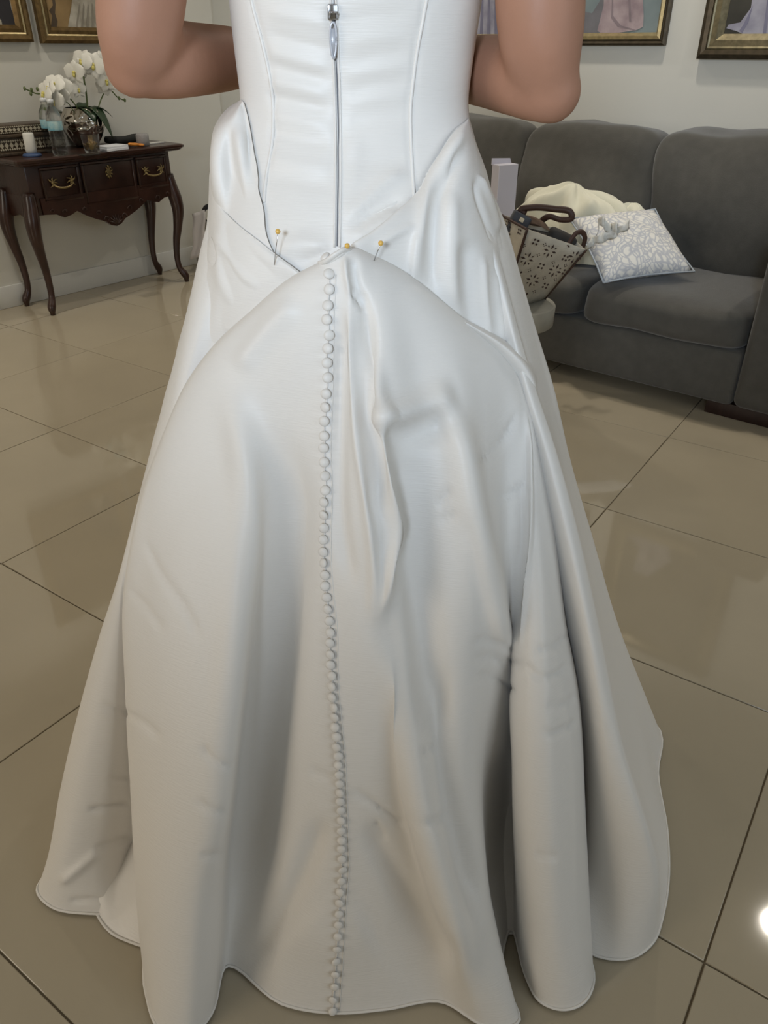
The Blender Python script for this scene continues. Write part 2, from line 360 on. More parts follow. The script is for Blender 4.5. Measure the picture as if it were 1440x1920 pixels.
# ------------------------------------------------------------------ carved console desk
DX, DY, DT = -4.03, 2.457, 0.757
desk = thing('console_desk', 'dark carved mahogany console desk with cabriole legs against left wall', 'desk', (DX, DY, 0))
top = []
for a in np.linspace(0, 1, 9): top.append((0.165+0.03*math.sin(a*math.pi/2), -0.48+0.03*(1-math.cos(a*math.pi/2))*0+0.03*a))
outl = [(-0.195, -0.49), (0.160, -0.49), (0.178, -0.483), (0.186, -0.467), (0.186, -0.44), (0.190, 0.0), (0.186, 0.44), (0.186, 0.472), (0.178, 0.488), (0.160, 0.495), (-0.195, 0.495)]
g = G(); rings = [(0.725, -0.022), (0.731, -0.010), (0.735, -0.010), (0.741, 0.0), (0.751, 0.002), (0.757, -0.006)]
V = []; n = len(outl)
for z, off in rings: V += [(x+(off if x > -0.19 else 0), y-.022+off*np.sign(y)*(1 if abs(y) > 0.4 else 0), z) for x, y in outl]
Fs = [(r*n+k, r*n+(k+1) % n, (r+1)*n+(k+1) % n, (r+1)*n+k) for r in range(len(rings)-1) for k in range(n)] + [tuple(range(n))[::-1], tuple(range((len(rings)-1)*n, len(rings)*n))]
g.add(V, Fs).build('top', WOOD, desk, smooth=False)
box('case', (-0.19, -0.445, 0.49), (0.112, 0.410, 0.726), WOOD, desk, bevel=0.006)
half = [(0, .384), (.03, .392), (.06, .415), (.12, .438), (.17, .462), (.215, .490), (.25, .476), (.29, .468), (.33, .488), (.40, .495)]
prof = [(-y, z) for y, z in half[::-1]] + half[1:] + [(.40, .57), (-.40, .57)]
G().prism(prof, 'x', 0.100, 0.126).build('apron', WOOD, desk, smooth=False)
sidep = [(-.17, .50), (-.10, .47), (-.03, .488), (.03, .47), (.09, .50), (.09, .58), (-.17, .58)]
for sy in (-1, 1): G().prism(sidep, 'y', -.018+sy*0.400, -.018+sy*0.429).build('side_apron', WOOD, desk, smooth=False)
g = G()
for sy in (-1, 1):
    for (y0, z0, r0, turns) in ((.05, .425, .022, 1), (.10, .462, .018, -1), (.17, .490, .016, 1), (.29, .492, .018, -1), (.35, .505, .014, 1)):
        pts = []
        for k in range(12):
            a = k/11*4.2; r = r0*(1-k/14); pts.append((0.128, sy*(y0+turns*r*math.cos(a)), z0+r*math.sin(a)))
        g.tube(pts, [0.0045*(1-k/16) for k in range(12)], 5)
for k in range(7):
    a = (k-3)*0.38; g.tube([(0.127, 0, .395), (0.132, .02*math.sin(a), .395+.025*math.cos(a)), (0.127, .045*math.sin(a), .395+.05*math.cos(a))], [.003, .005, .002], 5)
tag(g.build('carving', WOOD, desk), kind='stuff')
for sx in (0, 1):
    for sy in (-1, 1):
        P = []; R = []
        for z, o, r in ((.60, -.006, .030), (.53, .002, .035), (.47, .012, .037), (.41, .016, .033), (.33, .008, .026), (.22, -.008, .0195), (.12, -.012, .0165), (.075, -.006, .017), (.05, .006, .021), (.03, .014, .020), (.012, .014, .014), (0, .014, .012)):
            xx = (0.100+o*0.9) if sx else (-0.150-o*0.05); P.append((xx, -.022+sy*(0.425+o*1.1), z)); R.append(r)
        Pd = crv(np.c_[np.array(P), np.array(R)], 34)
        G().tube(Pd[:, :3], list(Pd[:, 3]), 12).build('leg', WOOD, desk)
def bail(parent, y, z):
    g = G()
    for s in (-1, 1):
        c = (0.134, y+s*0.052, z+0.012); g.ball(c, (0.006, 0.010, 0.010), 8, 6)
        for k in range(6):
            a = 0.5+k*0.9; g.tube([c, (0.137, c[1]+s*0.016*math.cos(a), c[2]+0.016*math.sin(a)), (0.134, c[1]+s*0.03*math.cos(a+.3), c[2]+0.026*math.sin(a+.3))], [.003, .0045, .0015], 5)
    pts = [(0.136+0.012*math.sin(math.pi*k/12), y+0.052*math.cos(math.pi*k/12)*1.0, z+0.010-0.026*math.sin(math.pi*k/12)**0.7) for k in range(13)]
    g.tube(pts, [0.0035+0.002*math.sin(math.pi*k/12) for k in range(13)], 6)
    o = g.build('handle', BRASS, parent); tag(o, 'ornate brass leaf bail handle')
for (y0, y1, z0, z1, h) in ((-.375, -.165, .545, .708, 1), (-.150, .165, .505, .712, 0), (.180, .375, .545, .708, 1)):
    d = G().box((0.108, y0, z0), (0.121, y1, z1)).build('drawer', WOOD, desk, bevel=0.004)
    g = G(); w_ = 0.012
    for (a0, a1, b0, b1) in ((y0, y1, z0, z0+w_), (y0, y1, z1-w_, z1), (y0, y0+w_, z0+w_, z1-w_), (y1-w_, y1, z0+w_, z1-w_)): g.box((0.119, a0, b0), (0.127, a1, b1))
    g.build('drawer_moulding', WOOD, d, bevel=0.002, seg=1)
    if h: bail(d, (y0+y1)/2, (z0+z1)/2)
    else:
        g = G(); yc, zc = (y0+y1)/2, 0.655
        g.lathe([(0.004, -0.0), (0.006, 0.001), (0.013, 0.002), (0.016, 0.004), (0.012, 0.005), (0.001, 0.004)], 14)
        V = [(0.122+v[2], yc+v[0]*0.9, zc+v[1]*1.2) for v in g.V]; g.V = V
        for k in range(9):
            a = k*2*math.pi/9+.2; g.tube([(0.124, yc+.012*math.cos(a), zc+.015*math.sin(a)), (0.127, yc+.019*math.cos(a), zc+.027*math.sin(a)), (0.123, yc+.021*math.cos(a+.3), zc+.036*math.sin(a+.3))], [.004, .004, .001], 5)
        tag(g.build('keyhole_plate', BRASS, d), 'brass keyhole escutcheon')

# things on the desk
def desk_pt(px, py): return wZ(px, py, DT)
# inlaid box
INLAY = mat('inlaid box wood', rgb(84, 70, 54), 0.4, noise=(70, 0.5)); BONE = mat('bone inlay', rgb(196, 188, 166), 0.45)
jb = thing('inlaid_box', 'dark wooden chest inlaid with pale bone pattern on the desk', 'box', (-4.125, 2.13, DT))
box('body', (-.08, -.16, 0), (.08, .16, .082), INLAY, jb, bevel=.004)
box('lid', (-.08, -.155, .094), (.075, .155, .135), INLAY, jb, bevel=.006)
box('base_moulding', (-.095, -.175, 0.0005), (.095, .175, .016), INLAY, jb, bevel=.004)
box('rim', (-.092, -.172, .080), (.092, .172, .095), INLAY, jb, bevel=.003)
g = G()
def chips(x, y0, y1, z, dz, n, along='y'):
    for k in range(n):
        y = y0+(y1-y0)*(k+.5)/n; h = (y1-y0)/n*.42
        if along == 'y': pts = [(y-h, z), (y, z-dz), (y+h, z), (y, z+dz)]; g.prism(pts, 'x', x-.001, x+.0025)
        else: pts = [(y-h, z), (y, z-dz), (y+h, z), (y, z+dz)]; g.prism(pts, 'y', x-.0025, x+.001)
for z, dz, n in ((.047, .014, 12), (.030, .005, 26), (.066, .005, 26), (.114, .009, 14), (.102, .003, 28), (.127, .003, 28)): chips(.080 if z < .09 else .075, -.15, .15, z, dz, n)
for z, dz, n in ((.047, .014, 8), (.114, .009, 9)): chips(.160 if z < .09 else .155, -.07, .07, z, dz, n, 'x')
tag(g.build('inlay', BONE, jb, smooth=False), kind='stuff')
# spool of thread
p = desk_pt(61, 293); sp = thing('thread_spool', 'white thread spool standing in a blue holder at desk front', 'spool', tuple(p))
G().lathe([(.001, .016), (.024, .016), (.0265, .03), (.0255, .098), (.022, .104), (.001, .104)], 20).build('thread', mat('white thread', rgb(226, 224, 216), .8, bump=(300, .4, (1, 1, 8))), sp)
G().lathe([(.001, 0), (.044, 0), (.046, .006), (.040, .012), (.020, .017), (.001, .017)], 20).build('holder', mat('blue plastic', rgb(64, 84, 120), .35), sp)
# two water bottles
PET = mat('clear bottle plastic', (0.92, 0.95, 0.97), 0.08, trans=1.0, ior=1.25, alpha=0.7); BLUE = mat('blue bottle label', rgb(86, 168, 196), .4, noise=(30, .5, (1, 1, 1), rgb(190, 214, 210)))
for (px, py, lab) in ((101, 286, 'clear water bottle with blue label, rear one beside the inlaid chest'), (114, 291, 'clear water bottle with blue label, front one beside the silver pot')):
    p = desk_pt(px, py); b = thing('water_bottle', lab, 'bottle', tuple(p), random.random(), 'water bottles on the desk')
    pr = [(.001, .004), (.028, 0), (.035, .006), (.036, .03), (.033, .04), (.036, .05), (.033, .062), (.036, .074), (.034, .09), (.034, .15), (.037, .156), (.033, .185), (.018, .212), (.014, .218), (.014, .232), (.001, .232)]
    G().lathe(pr, 22).build('bottle_body', PET, b)
    G().lathe([(.0352, .112), (.0355, .113), (.0355, .151), (.0352, .152)], 22).build('bottle_label', BLUE, b)
    G().lathe([(.001, .228), (.0155, .228), (.0155, .244), (.001, .246)], 16).build('cap', mat('clear cap', (.85, .88, .9), .3, alpha=.8), b)
# orchid in a hammered silver pot
CHROME = mat('hammered silver', rgb(206, 200, 190), 0.10, metal=1.0); LEAF = mat('orchid leaf', rgb(52, 74, 48), .35, noise=(12, .35)); STEM = mat('orchid stem', rgb(92, 108, 60), .5)
PETAL = mat('white petal', rgb(240, 238, 228), .55, noise=(20, .05)); LIPC = mat('yellow orchid lip', rgb(222, 210, 120), .5); BUD = mat('orchid bud', rgb(96, 108, 66), .5)
p = desk_pt(164, 274); orch = thing('potted_orchid', 'white orchid in a hammered silver pot on the desk', 'plant', tuple(p))
pr = crv(np.array([(.045, 0), (.055, .004), (.085, .045), (.110, .10), (.109, .145), (.09, .178), (.080, .186)]), 40)
cells = [(random.uniform(0, 6.28), random.uniform(.01, .175)) for _ in range(95)]
def ham(a, z):
    d = min(((math.atan2(math.sin(a-c), math.cos(a-c))*.11)**2+(z-y)**2) for c, y in cells); return 1-.085*math.exp(-d/.00012)
pot = G().lathe([tuple(q) for q in pr], 72, fn=ham); pot.lathe([(.080, .186), (.074, .180), (.074, .15), (.001, .15)], 72)
pot.build('pot', CHROME, orch)
def leaf_mesh(parent, c, d, L, wd, droop, m, name='leaf', curl=.25, rise=.6):
    g = G(); n = 9; d = np.array(d, float); d /= np.linalg.norm(d); sd = np.cross(d, (0, 0, 1)); sd /= np.linalg.norm(sd)
    V = []
    for i in range(n+1):
        t = i/n; cen = np.array(c)+d*L*t*(1-.15*t)+np.array([0, 0, 1])*(rise*L*t-droop*L*t*t); ww = wd*math.sin(math.pi*min(1, (.06+.94*t))**.75)**.8 if t < 1 else .0008
        for s in (-1, -.5, 0, .5, 1): V.append(cen+sd*s*ww+np.array([0, 0, 1])*abs(s)*ww*curl)
    g.add(V, gridfaces(n+1, 5)); o = g.build(name, m, parent, fixn=False)
    md = o.modifiers.new('thick', 'SOLIDIFY'); md.thickness = .0015; return o
toC = W(np.array([0, -1., 0])); camR = W(np.array([1., 0, 0]))
for (r, f, L, wd, dr, ri) in ((.95, .25, .17, .046, 1.55, .85), (.85, -.3, .16, .034, .75, .6), (-.95, .1, .17, .020, .7, .5), (-.75, .3, .13, .024, .6, .5), (.6, .55, .13, .05, 1.2, .9), (-.1, -.8, .12, .03, .6, .9)):
    leaf_mesh(orch, (camR*r*.02+toC*f*.02+np.array([0, 0, .16])), camR*r+toC*f, L, wd, dr, LEAF, rise=ri)
def flower(parent, c, nrm, s, roll):
    n = np.array(nrm, float); n /= np.linalg.norm(n); a = np.cross(n, (0, 0, 1)); a /= np.linalg.norm(a); b = np.cross(a, n)
    f = None
    for k in range(5):
        an = roll+math.pi/2+k*2*math.pi/5; big = k in (1, 4); L = s*(1.0 if big else .95); wd = s*(.58 if big else .36)
        u = a*math.cos(an)+b*math.sin(an); v = -a*math.sin(an)+b*math.cos(an); V = []
        for i in range(6):
            t = i/5; w2 = wd*math.sin(math.pi*(.1+.87*t)**1.1)**.7
            for q in (-1, -.4, .4, 1): V.append(np.array(c)+u*L*t+v*w2*q+n*(s*.10*math.sin(t*3)-.12*s*q*q*t+(.004 if big else 0)))
        g = G().add(V, gridfaces(6, 4)); o = g.build('petal' if f else 'flower', PETAL, parent if not f else f, fixn=False)
        md = o.modifiers.new('s', 'SUBSURF'); md.levels = 1; md.render_levels = 1
        f = f or o
    G().ball(np.array(c)+n*s*.16, s*.15, 8, 6).ball(np.array(c)+n*s*.2-b*s*.2, (s*.13, s*.13, s*.18), 8, 6).build('lip', LIPC, f)
B0 = np.array(p)
def op(px, py, fwd=0.0):       # point in the plane of the pot facing the camera, local to the pot
    q = wX(px, py, B0[0]+.04+fwd); return q-B0
for pts, rad in (([(166, 225), (164, 200), (161, 170), (157, 142), (160, 120), (175, 112), (190, 118), (202, 140)], .007), ([(152, 215), (140, 195), (128, 182), (112, 172), (95, 168), (72, 176), (46, 166)], .005), ([(182, 210), (190, 185), (197, 173), (208, 170), (220, 182), (233, 188)], .005), ([(143, 218), (136, 205), (126, 192), (100, 195), (86, 212)], .004)):
    P3 = crv(np.array([op(x, y, .02) for x, y in pts]), 26); G().tube(P3, rad*.62, 7).build('stem', STEM, orch)
for i, (px, py, s, rx, up) in enumerate(((154, 115, .062, -.3, .3), (140, 136, .058, -.2, .0), (174, 122, .066, .25, .1), (156, 128, .052, 0, -.2), (188, 118, .058, .5, .1), (200, 152, .056, .3, 0), (195, 164, .045, .2, -.2), (207, 138, .05, .6, .2),
        (102, 158, .056, -.1, .6), (115, 165, .062, .1, .2), (84, 176, .06, -.7, .3), (100, 190, .06, 0, -.1), (147, 168, .042, .7, .1), (112, 178, .05, .1, 0), (91, 165, .045, -.4, .5))):
    flower(orch, op(px, py, .03+.02*(i % 3)), toC+camR*rx+np.array([0, 0, up]), s, rng.uniform(-.5, .5))
for (px, py) in ((46, 166), (59, 168), (70, 167), (58, 176), (87, 208), (96, 209), (90, 216), (223, 184), (234, 188)):
    G().ball(op(px, py, .02), (.007, .007, .010), 8, 6).build('bud', BUD, orch)
# glass cup with yellow pins, papers, scissors, gauze, black case, white strip
p = desk_pt(174, 287); cup = thing('glass_cup', 'clear glass cup of yellow pins in front of the silver pot', 'cup', tuple(p))
G().lathe([(.001, .002), (.030, 0), (.036, .01), (.046, .085), (.044, .086), (.034, .014), (.001, .010)], 22).build('glass', PET, cup)
g = G()
for k in range(46):
    a, r_ = random.uniform(0, 6.28), .030*math.sqrt(random.random()); g.ball((r_*math.cos(a), r_*math.sin(a), .018+random.uniform(0, .028)), .0055, 6, 4)
tag(g.build('pin_heads', mat('yellow pin head', rgb(214, 178, 104), .35), cup), kind='stuff')
p = desk_pt(210, 281); o = G().box((-.05, -.07, 0), (.05, .07, .012)).box((-.048, -.066, .0121), (.046, .072, .022)).build('folded_papers', mat('white paper', rgb(222, 224, 228), .7), None, loc=tuple(p), rot=(0, 0, .12), bevel=.001, seg=1)
tag(o, 'small stack of folded white papers beside the orange scissors', 'papers')
p = desk_pt(245, 275); sc = thing('scissors', 'orange handled scissors lying on the desk', 'scissors', tuple(p), -1.45)
ORG = mat('orange plastic', rgb(214, 136, 50), .35)
for s in (-1, 1):
    pts = [(.020*math.cos(a)*.8+s*.019, .045+.030*math.sin(a), .010+.006*(s > 0)) for a in np.linspace(0, 2*math.pi, 19)]
    G().tube(pts, .0055, 8).build('handle', ORG, sc)
    G().prism([(s*.014, .02), (s*.004, .01), (-s*.006, -.10), (-s*.001, -.10), (s*.010, .0)], 'z', .006+.003*(s > 0), .0085+.003*(s > 0)).build('blade', mat('scissor steel', rgb(150, 150, 150), .25, metal=1), sc, smooth=False)
p = desk_pt(269, 273); o = G().lathe([(.001, 0), (.030, 0), (.034, .004), (.034, .052), (.028, .060), (.001, .061)], 20).build('gauze_roll', mat('grey gauze', rgb(150, 148, 146), .85, bump=(200, .6)), None, loc=tuple(p)); tag(o, 'round grey roll standing right of the orange scissors', 'roll')
P3 = [wZ(x, y, DT+.024) for x, y in ((200, 262), (210, 263), (222, 263), (238, 262), (250, 259), (255, 256))]; c0 = P3[0]
o = G().tube([q-c0 for q in P3], [.018, .021, .02, .020, .022, .016], 10).build('black_case', mat('black cloth', rgb(34, 35, 33), .8), None, loc=tuple(c0)); tag(o, 'long dark cloth case lying behind the papers on the desk', 'case')
p = desk_pt(291, 269); o = G().box((-.018, -.06, 0), (.018, .05, .006)).build('tape_strip', mat('white strip', rgb(206, 204, 198), .6), None, loc=tuple(p), bevel=.001, rot=(0, 0, .05)); tag(o, 'flat white strip at the right end of the desk', 'strip')
p = desk_pt(160, 290); o = G().box((-.03, -.045, 0), (.03, .045, .006)).build('dark_tray', mat('dark lacquer', rgb(40, 34, 30), .3), None, loc=tuple(p+np.array([.035, 0, 0])), bevel=.002); tag(o, 'small dark flat tray in front of the glass cup', 'tray')

# bag on the floor beyond the desk
p = wZ(374, 500, 0); p = np.array([XL+0.22, p[1], 0])
CANVAS = mat('printed canvas', rgb(186, 178, 162), .85, noise=(30, .12), bump=(300, .25)); BROWNL = mat('brown leather', rgb(70, 48, 40), .5, noise=(20, .3)); BLACKL = mat('black strap', rgb(34, 34, 36), .6)
fb = thing('floor_bag', 'beige patterned bag with black strap on the floor beside the desk leg', 'bag', (float(p[0]), float(p[1])+.03, 0), YAW)
softbox('bag_body', (.15, .07, .15), CANVAS, fb, 10, 5, (0, .03, 0), .012, loc=(.05, 0, .155))
pts = crv(np.array([(-.01, -.05, .29), (-.035, -.07, .34), (-.01, -.08, .385), (.05, -.08, .39), (.09, -.07, .35), (.07, -.05, .29)]), 24); G().tube(pts, [(.018, .004)]*24, 8).build('strap', BLACKL, fb)
V = []
for i in range(14):
    t = i/13
    for k in range(5): V.append((-.095-.045*t*t+.020*k+.004*math.sin(i*.9), -.082-.010*math.sin(k*1.7+i*.3)-.01*t, .35-.27*t+.006*k))
o = G().add(V, gridfaces(14, 5)).build('scarf', mat('white cotton', rgb(214, 206, 200), .8), fb, fixn=False); o.modifiers.new('t', 'SOLIDIFY').thickness = .006

# ------------------------------------------------------------------ sofa
sofa = thing('sofa', 'long charcoal fabric sofa with loose cushions against back wall', 'sofa', (-1.7, 3.38, 0))
ox, oy = 1.7, -3.38
def sl(x, y, z=0): return (x+ox, y+oy, z)
G().box(sl(-2.72, 2.905, .055), sl(-.705, 3.70, .262)).build('base', SOFA, sofa, bevel=.018, seg=3)
G().box(sl(-2.98, 3.66, .055), sl(-.40, 3.88, .80)).build('back_frame', SOFA, sofa, bevel=.05, seg=4)
for x0, x1 in ((-.703, -.42), (-2.98, -2.70)):
    G().box(sl(x0, 2.895, .055), sl(x1, 3.72, .655)).build('arm', SOFA, sofa, bevel=.035, seg=4)
for x0 in (-.80, -2.95):
    for y0 in (2.93, 3.70): G().box(sl(x0, y0, 0), sl(x0+.36, y0+.10, .056)).build('foot', DARKWOOD, sofa, bevel=.004)
cb = [(-.708, -1.366), (-1.370, -2.034), (-2.038, -2.70)]
for i, (x1, x0) in enumerate(cb):
    def seatfn(o, Q): 
        o[:, 2] -= .018*np.clip(-Q[:, 1], 0, 1)**4*np.clip(Q[:, 2], 0, 1); return o
    softbox('seat_cushion', ((x1-x0)/2+.001, .335, .076), SOFA, sofa, 16, 7, (.004, .012, .014), .006, loc=sl((x0+x1)/2, 3.215, .335), fn=seatfn, seed=i)
    def backfn(o, Q, i=i):
        zt = np.clip(Q[:, 2], -1, 1); o[:, 1] += .10*(zt*.5+.5)         # lean back
        o[:, 0] += .012*np.sin(o[:, 2]*16+i)*np.abs(Q[:, 0])**6
        return o
    softbox('back_cushion', ((x1-x0)/2+.008, .115, .272), SOFA, sofa, 20, 7.0, (.0, .045, .008), .014, loc=sl((x0+x1)/2, 3.50, .645), fn=backfn, seed=i+4)

# ------------------------------------------------------------------ round stool with tote bag
tp = wZ(962, 566, .40); stool = thing('round_stool', 'round pale grey topped stool in front of the sofa', 'stool', (float(tp[0]), float(tp[1]), 0))
STONE = mat('pale grey stone', rgb(164, 161, 150), .45, noise=(14, .2), bump=(90, .1))
G().lathe([(.001, .318), (.148, .318), (.156, .324), (.158, .392), (.153, .399), (.001, .400)], 48).build('top', STONE, stool)
G().lathe([(.10, 0), (.105, .012), (.03, .03), (.022, .06), (.022, .318), (.001, .318)], 28).build('pedestal', mat('dark metal', rgb(60, 58, 54), .4, metal=.8), stool)
# tote: corners placed in depth
TZ = .401
def cw(px, py, Y): return W(atY(px, py, Y))
base = np.array([tp[0], tp[1], TZ])
FTL, FTR = cw(988, 430, 2.64), cw(1099, 469, 2.70); BTL, BTR = cw(938, 402, 2.76), cw(1060, 432, 2.84)
FBL, FBR = wZ(938, 588, TZ), wZ(1022, 560, TZ)
FBR[2] = FBL[2] = TZ; dv = (BTL-FTL); BBL = FBL+np.array([dv[0], dv[1], 0])*.75; BBR = FBR+np.array([dv[0], dv[1], 0])*.75
tote = thing('tote_bag', 'cream tote bag with dark flower print and brown handles on the stool', 'bag', tuple(base))
TOTEM = mat('cream tote canvas', rgb(194, 187, 172), .8, noise=(24, .14), bump=(300, .25)); PRINT = mat('dark brown print', rgb(58, 44, 40), .7)
def quadpatch(a, b, c, d, n=8, bul=.0):
    nrm = np.cross(b-a, d-a); nrm /= np.linalg.norm(nrm); V = []
    for i in range(n+1):
        for k in range(n+1):
            u, v = k/n, i/n; V.append((1-v)*((1-u)*a+u*b)+v*((1-u)*d+u*c)+nrm*bul*math.sin(math.pi*u)*math.sin(math.pi*v))
    return V, gridfaces(n+1, n+1), nrm
g = G(); L = lambda q: q-base
faces4 = [(FTL, FTR, FBR, FBL), (BTL, FTL, FBL, BBL), (BTR, BTL, BBL, BBR), (FTR, BTR, BBR, FBR)]
for q in faces4:
    V, Fs, _ = quadpatch(*[L(x) for x in q]); g.add(V, Fs)
V, Fs, _ = quadpatch(L(FBL), L(FBR), L(BBR), L(BBL)); g.add(V, Fs)
o = g.build('bag_body', TOTEM, tote); o.modifiers.new('t', 'SOLIDIFY').thickness = .004
def strip(name, pts, r, m, parent, n=8, per=24):
    P3 = crv(np.array(pts), per); return G().tube(P3, [r]*per, n).build(name, m, parent)
strip('corner_trim', [L(FTL)+toC*.004, L((FTL+FBL)/2)+toC*.005, L(FBL)+toC*.004], (.007, .004), BROWNL, tote)
strip('corner_trim', [L(FTR)+toC*.002, L((FTR+FBR)/2)+toC*.002, L(FBR)+toC*.002], (.004, .003), BROWNL, tote)
strip('rim_trim', [L(BTL), L((BTL+FTL)/2)+toC*.003, L(FTL)], (.006, .004), BROWNL, tote)
dark = mat('dark bag lining', rgb(44, 42, 42), .8)
V, Fs, _ = quadpatch(L(FTL*.93+FBL*.07), L(FTR*.93+FBR*.07), L(BTR*.93+BBR*.07), L(BTL*.93+BBL*.07)); G().add(V, Fs).build('lining', dark, tote, fixn=False)
H1 = [cw(985, 402, 2.74), cw(975, 394, 2.74), cw(1000, 389, 2.74), cw(1040, 392, 2.72), cw(1070, 398, 2.70), cw(1072, 409, 2.70), cw(1052, 412, 2.72), cw(1030, 406, 2.74), cw(1018, 412, 2.76), cw(1012, 420, 2.78)]
strip('handle', [L(q) for q in H1], (.0075, .0105), BROWNL, tote, per=40)
H2 = [cw(1064, 462, 2.69), cw(1072, 448, 2.70), cw(1082, 436, 2.71), cw(1092, 436, 2.72), cw(1097, 446, 2.73), cw(1092, 466, 2.74)]
strip('handle', [L(q) for q in H2], (.006, .009), BROWNL, tote, per=30)
# printed flowers: flat marks on the canvas
V, Fs, nf = quadpatch(*[L(x) for x in faces4[0]]); 
if nf@(-toC) > 0: nf = -nf
def onface(q, px, py):
    a, b, c, d = q; n = np.cross(b-a, d-a); dd = W(ray(px, py)); t = ((a-EYE)@n)/(dd@n); return EYE+dd*t
g = G()
def quad_mark(q, px, py, s, rot=0):
    c = onface(q, px, py)-base; u = q[1]-q[0]; u = u/np.linalg.norm(u); nn = np.cross(q[1]-q[0], q[3]-q[0]); nn /= np.linalg.norm(nn)
    if nn@toC < 0: nn = -nn
    v = np.cross(nn, u); ca, sa = math.cos(rot), math.sin(rot); u, v = u*ca+v*sa, -u*sa+v*ca; off = nn*.0032
    for a, b in ((1, 1), (1, -1), (-1, -1), (-1, 1)):
        e = c+(u*a+v*b)*s*.55+off; r_ = s*.42; g.add([e+u*r_, e+v*r_, e-u*r_, e-v*r_], [(0, 1, 2, 3)])
def rosette(q, px, py, s):
    c = onface(q, px, py)-base; u = q[1]-q[0]; u = u/np.linalg.norm(u); nn = np.cross(q[1]-q[0], q[3]-q[0]); nn /= np.linalg.norm(nn)
    if nn@toC < 0: nn = -nn
    v = np.cross(nn, u); off = nn*.0032
    for k in range(8):
        a = k*math.pi/4; d_ = u*math.cos(a)+v*math.sin(a); e_ = -u*math.sin(a)+v*math.cos(a)
        r0, r1, w_ = (.25, 1.0, .16) if k % 2 == 0 else (.55, .95, .12)
        g.add([c+off+d_*s*r0, c+off+d_*s*(r0+r1)/2+e_*s*w_, c+off+d_*s*r1, c+off+d_*s*(r0+r1)/2-e_*s*w_], [(0, 1, 2, 3)])
F0, F1 = faces4[0], faces4[1]
for x, y in ((1004, 453), (1014, 498), (1059, 483), (1059, 510), (972, 512), (1022, 535), (983, 552)): quad_mark(F0, x, y, .012)
for x, y in ((982, 460), (1009, 477), (1037, 491), (992, 506), (1020, 520), (1060, 497), (1041, 523), (1001, 546), (967, 489), (1076, 497), (1021, 458)): quad_mark(F0, x, y, .0062, .78)
for x, y in ((988, 485), (1031, 470), (1040, 507), (998, 525), (1077, 482)): rosette(F0, x, y, .026)
for x, y in ((975, 434), (954, 441), (957, 462)): quad_mark(F1, x, y, .010)
rosette(F1, 953, 423, .02)
tag(g.build('flower_print', PRINT, tote, smooth=False, fixn=False), kind='stuff')
# contents of the tote
c = cw(977, 407, 2.73); cam_b = thing('power_bank', 'dark blue grey gadget with a bright slot poking out of the tote', 'gadget', tuple(c), YAW)
box('case_body', (-.030, -.02, -.06), (.034, .02, .012), mat('dark slate plastic', rgb(58, 62, 70), .4), cam_b, bevel=.006); box('slot', (-.006, -.0215, -.012), (.010, -.019, .002), mat('pale slot', rgb(214, 204, 180), .5), cam_b, bevel=.001)
cam_b.rotation_euler = (0, .45, YAW)
o = softbox('brown_scarf', (.065, .035, .022), mat('brown scarf', rgb(132, 108, 90), .85, noise=(14, .4, (1, 8, 1))), None, 10, 3, (0, 0, .01), .02, loc=tuple(cw(1010, 422, 2.74)), rot=(0, .42, YAW)); tag(o, 'rolled brown scarf inside the tote bag', 'scarf')
o = softbox('dark_pouch', (.055, .03, .035), mat('dark pouch', rgb(52, 50, 48), .8), None, 8, 5, (0, .01, 0), .006, loc=tuple(cw(1052, 452, 2.77)), rot=(0, .4, YAW)); tag(o, 'dark pouch inside the tote bag near the small handle', 'pouch')
# tall white card box behind the tote
q0 = wZ(926, 552, TZ); cb_ = thing('paper_carton', 'tall plain white paper carton standing on the stool beside the dress', 'carton', (float(q0[0])-.02, float(q0[1])+.05, TZ), YAW+.5)
cw_ = mat('white carton', rgb(212, 210, 222), .6)
G().box((-.045, -.022, 0), (.04, .022, .455)).build('carton_body', cw_, cb_, bevel=.0015, seg=1)
G().prism([(-.047, .452), (.042, .452), (.034, .470), (-.047, .474)], 'y', .0225, .0245).build('flap', cw_, cb_, smooth=False)

# ------------------------------------------------------------------ veil, lace cushion and ribbon on the sofa
vm = bpy.data.materials.new('cream tulle'); vm.use_nodes = True; nt = vm.node_tree; pb = nt.nodes['Principled BSDF']
pb.inputs['Base Color'].default_value = (*rgb(232, 229, 208), 1); pb.inputs['Roughness'].default_value = .7; pb.inputs['Sheen Weight'].default_value = .3
tr = nt.nodes.new('ShaderNodeBsdfTransparent'); mx = nt.nodes.new('ShaderNodeMixShader'); lw = nt.nodes.new('ShaderNodeLayerWeight'); lw.inputs[0].default_value = .35
mr = nt.nodes.new('ShaderNodeMapRange'); mr.inputs[1].default_value = 0; mr.inputs[2].default_value = .6; mr.inputs[3].default_value = .80; mr.inputs[4].default_value = .96
nt.links.new(lw.outputs['Facing'], mr.inputs[0]); nt.links.new(mr.outputs[0], mx.inputs[0]); nt.links.new(tr.outputs[0], mx.inputs[1]); nt.links.new(pb.outputs[0], mx.inputs[2])
nt.links.new(mx.outputs[0], nt.nodes['Material Output'].inputs[0])
vc = wY(1064, 466, 3.27)
veil = thing('tulle_veil', 'heap of cream tulle veil piled on the middle of the sofa', 'veil', (float(vc[0]), float(vc[1]), .415), math.radians(-6))
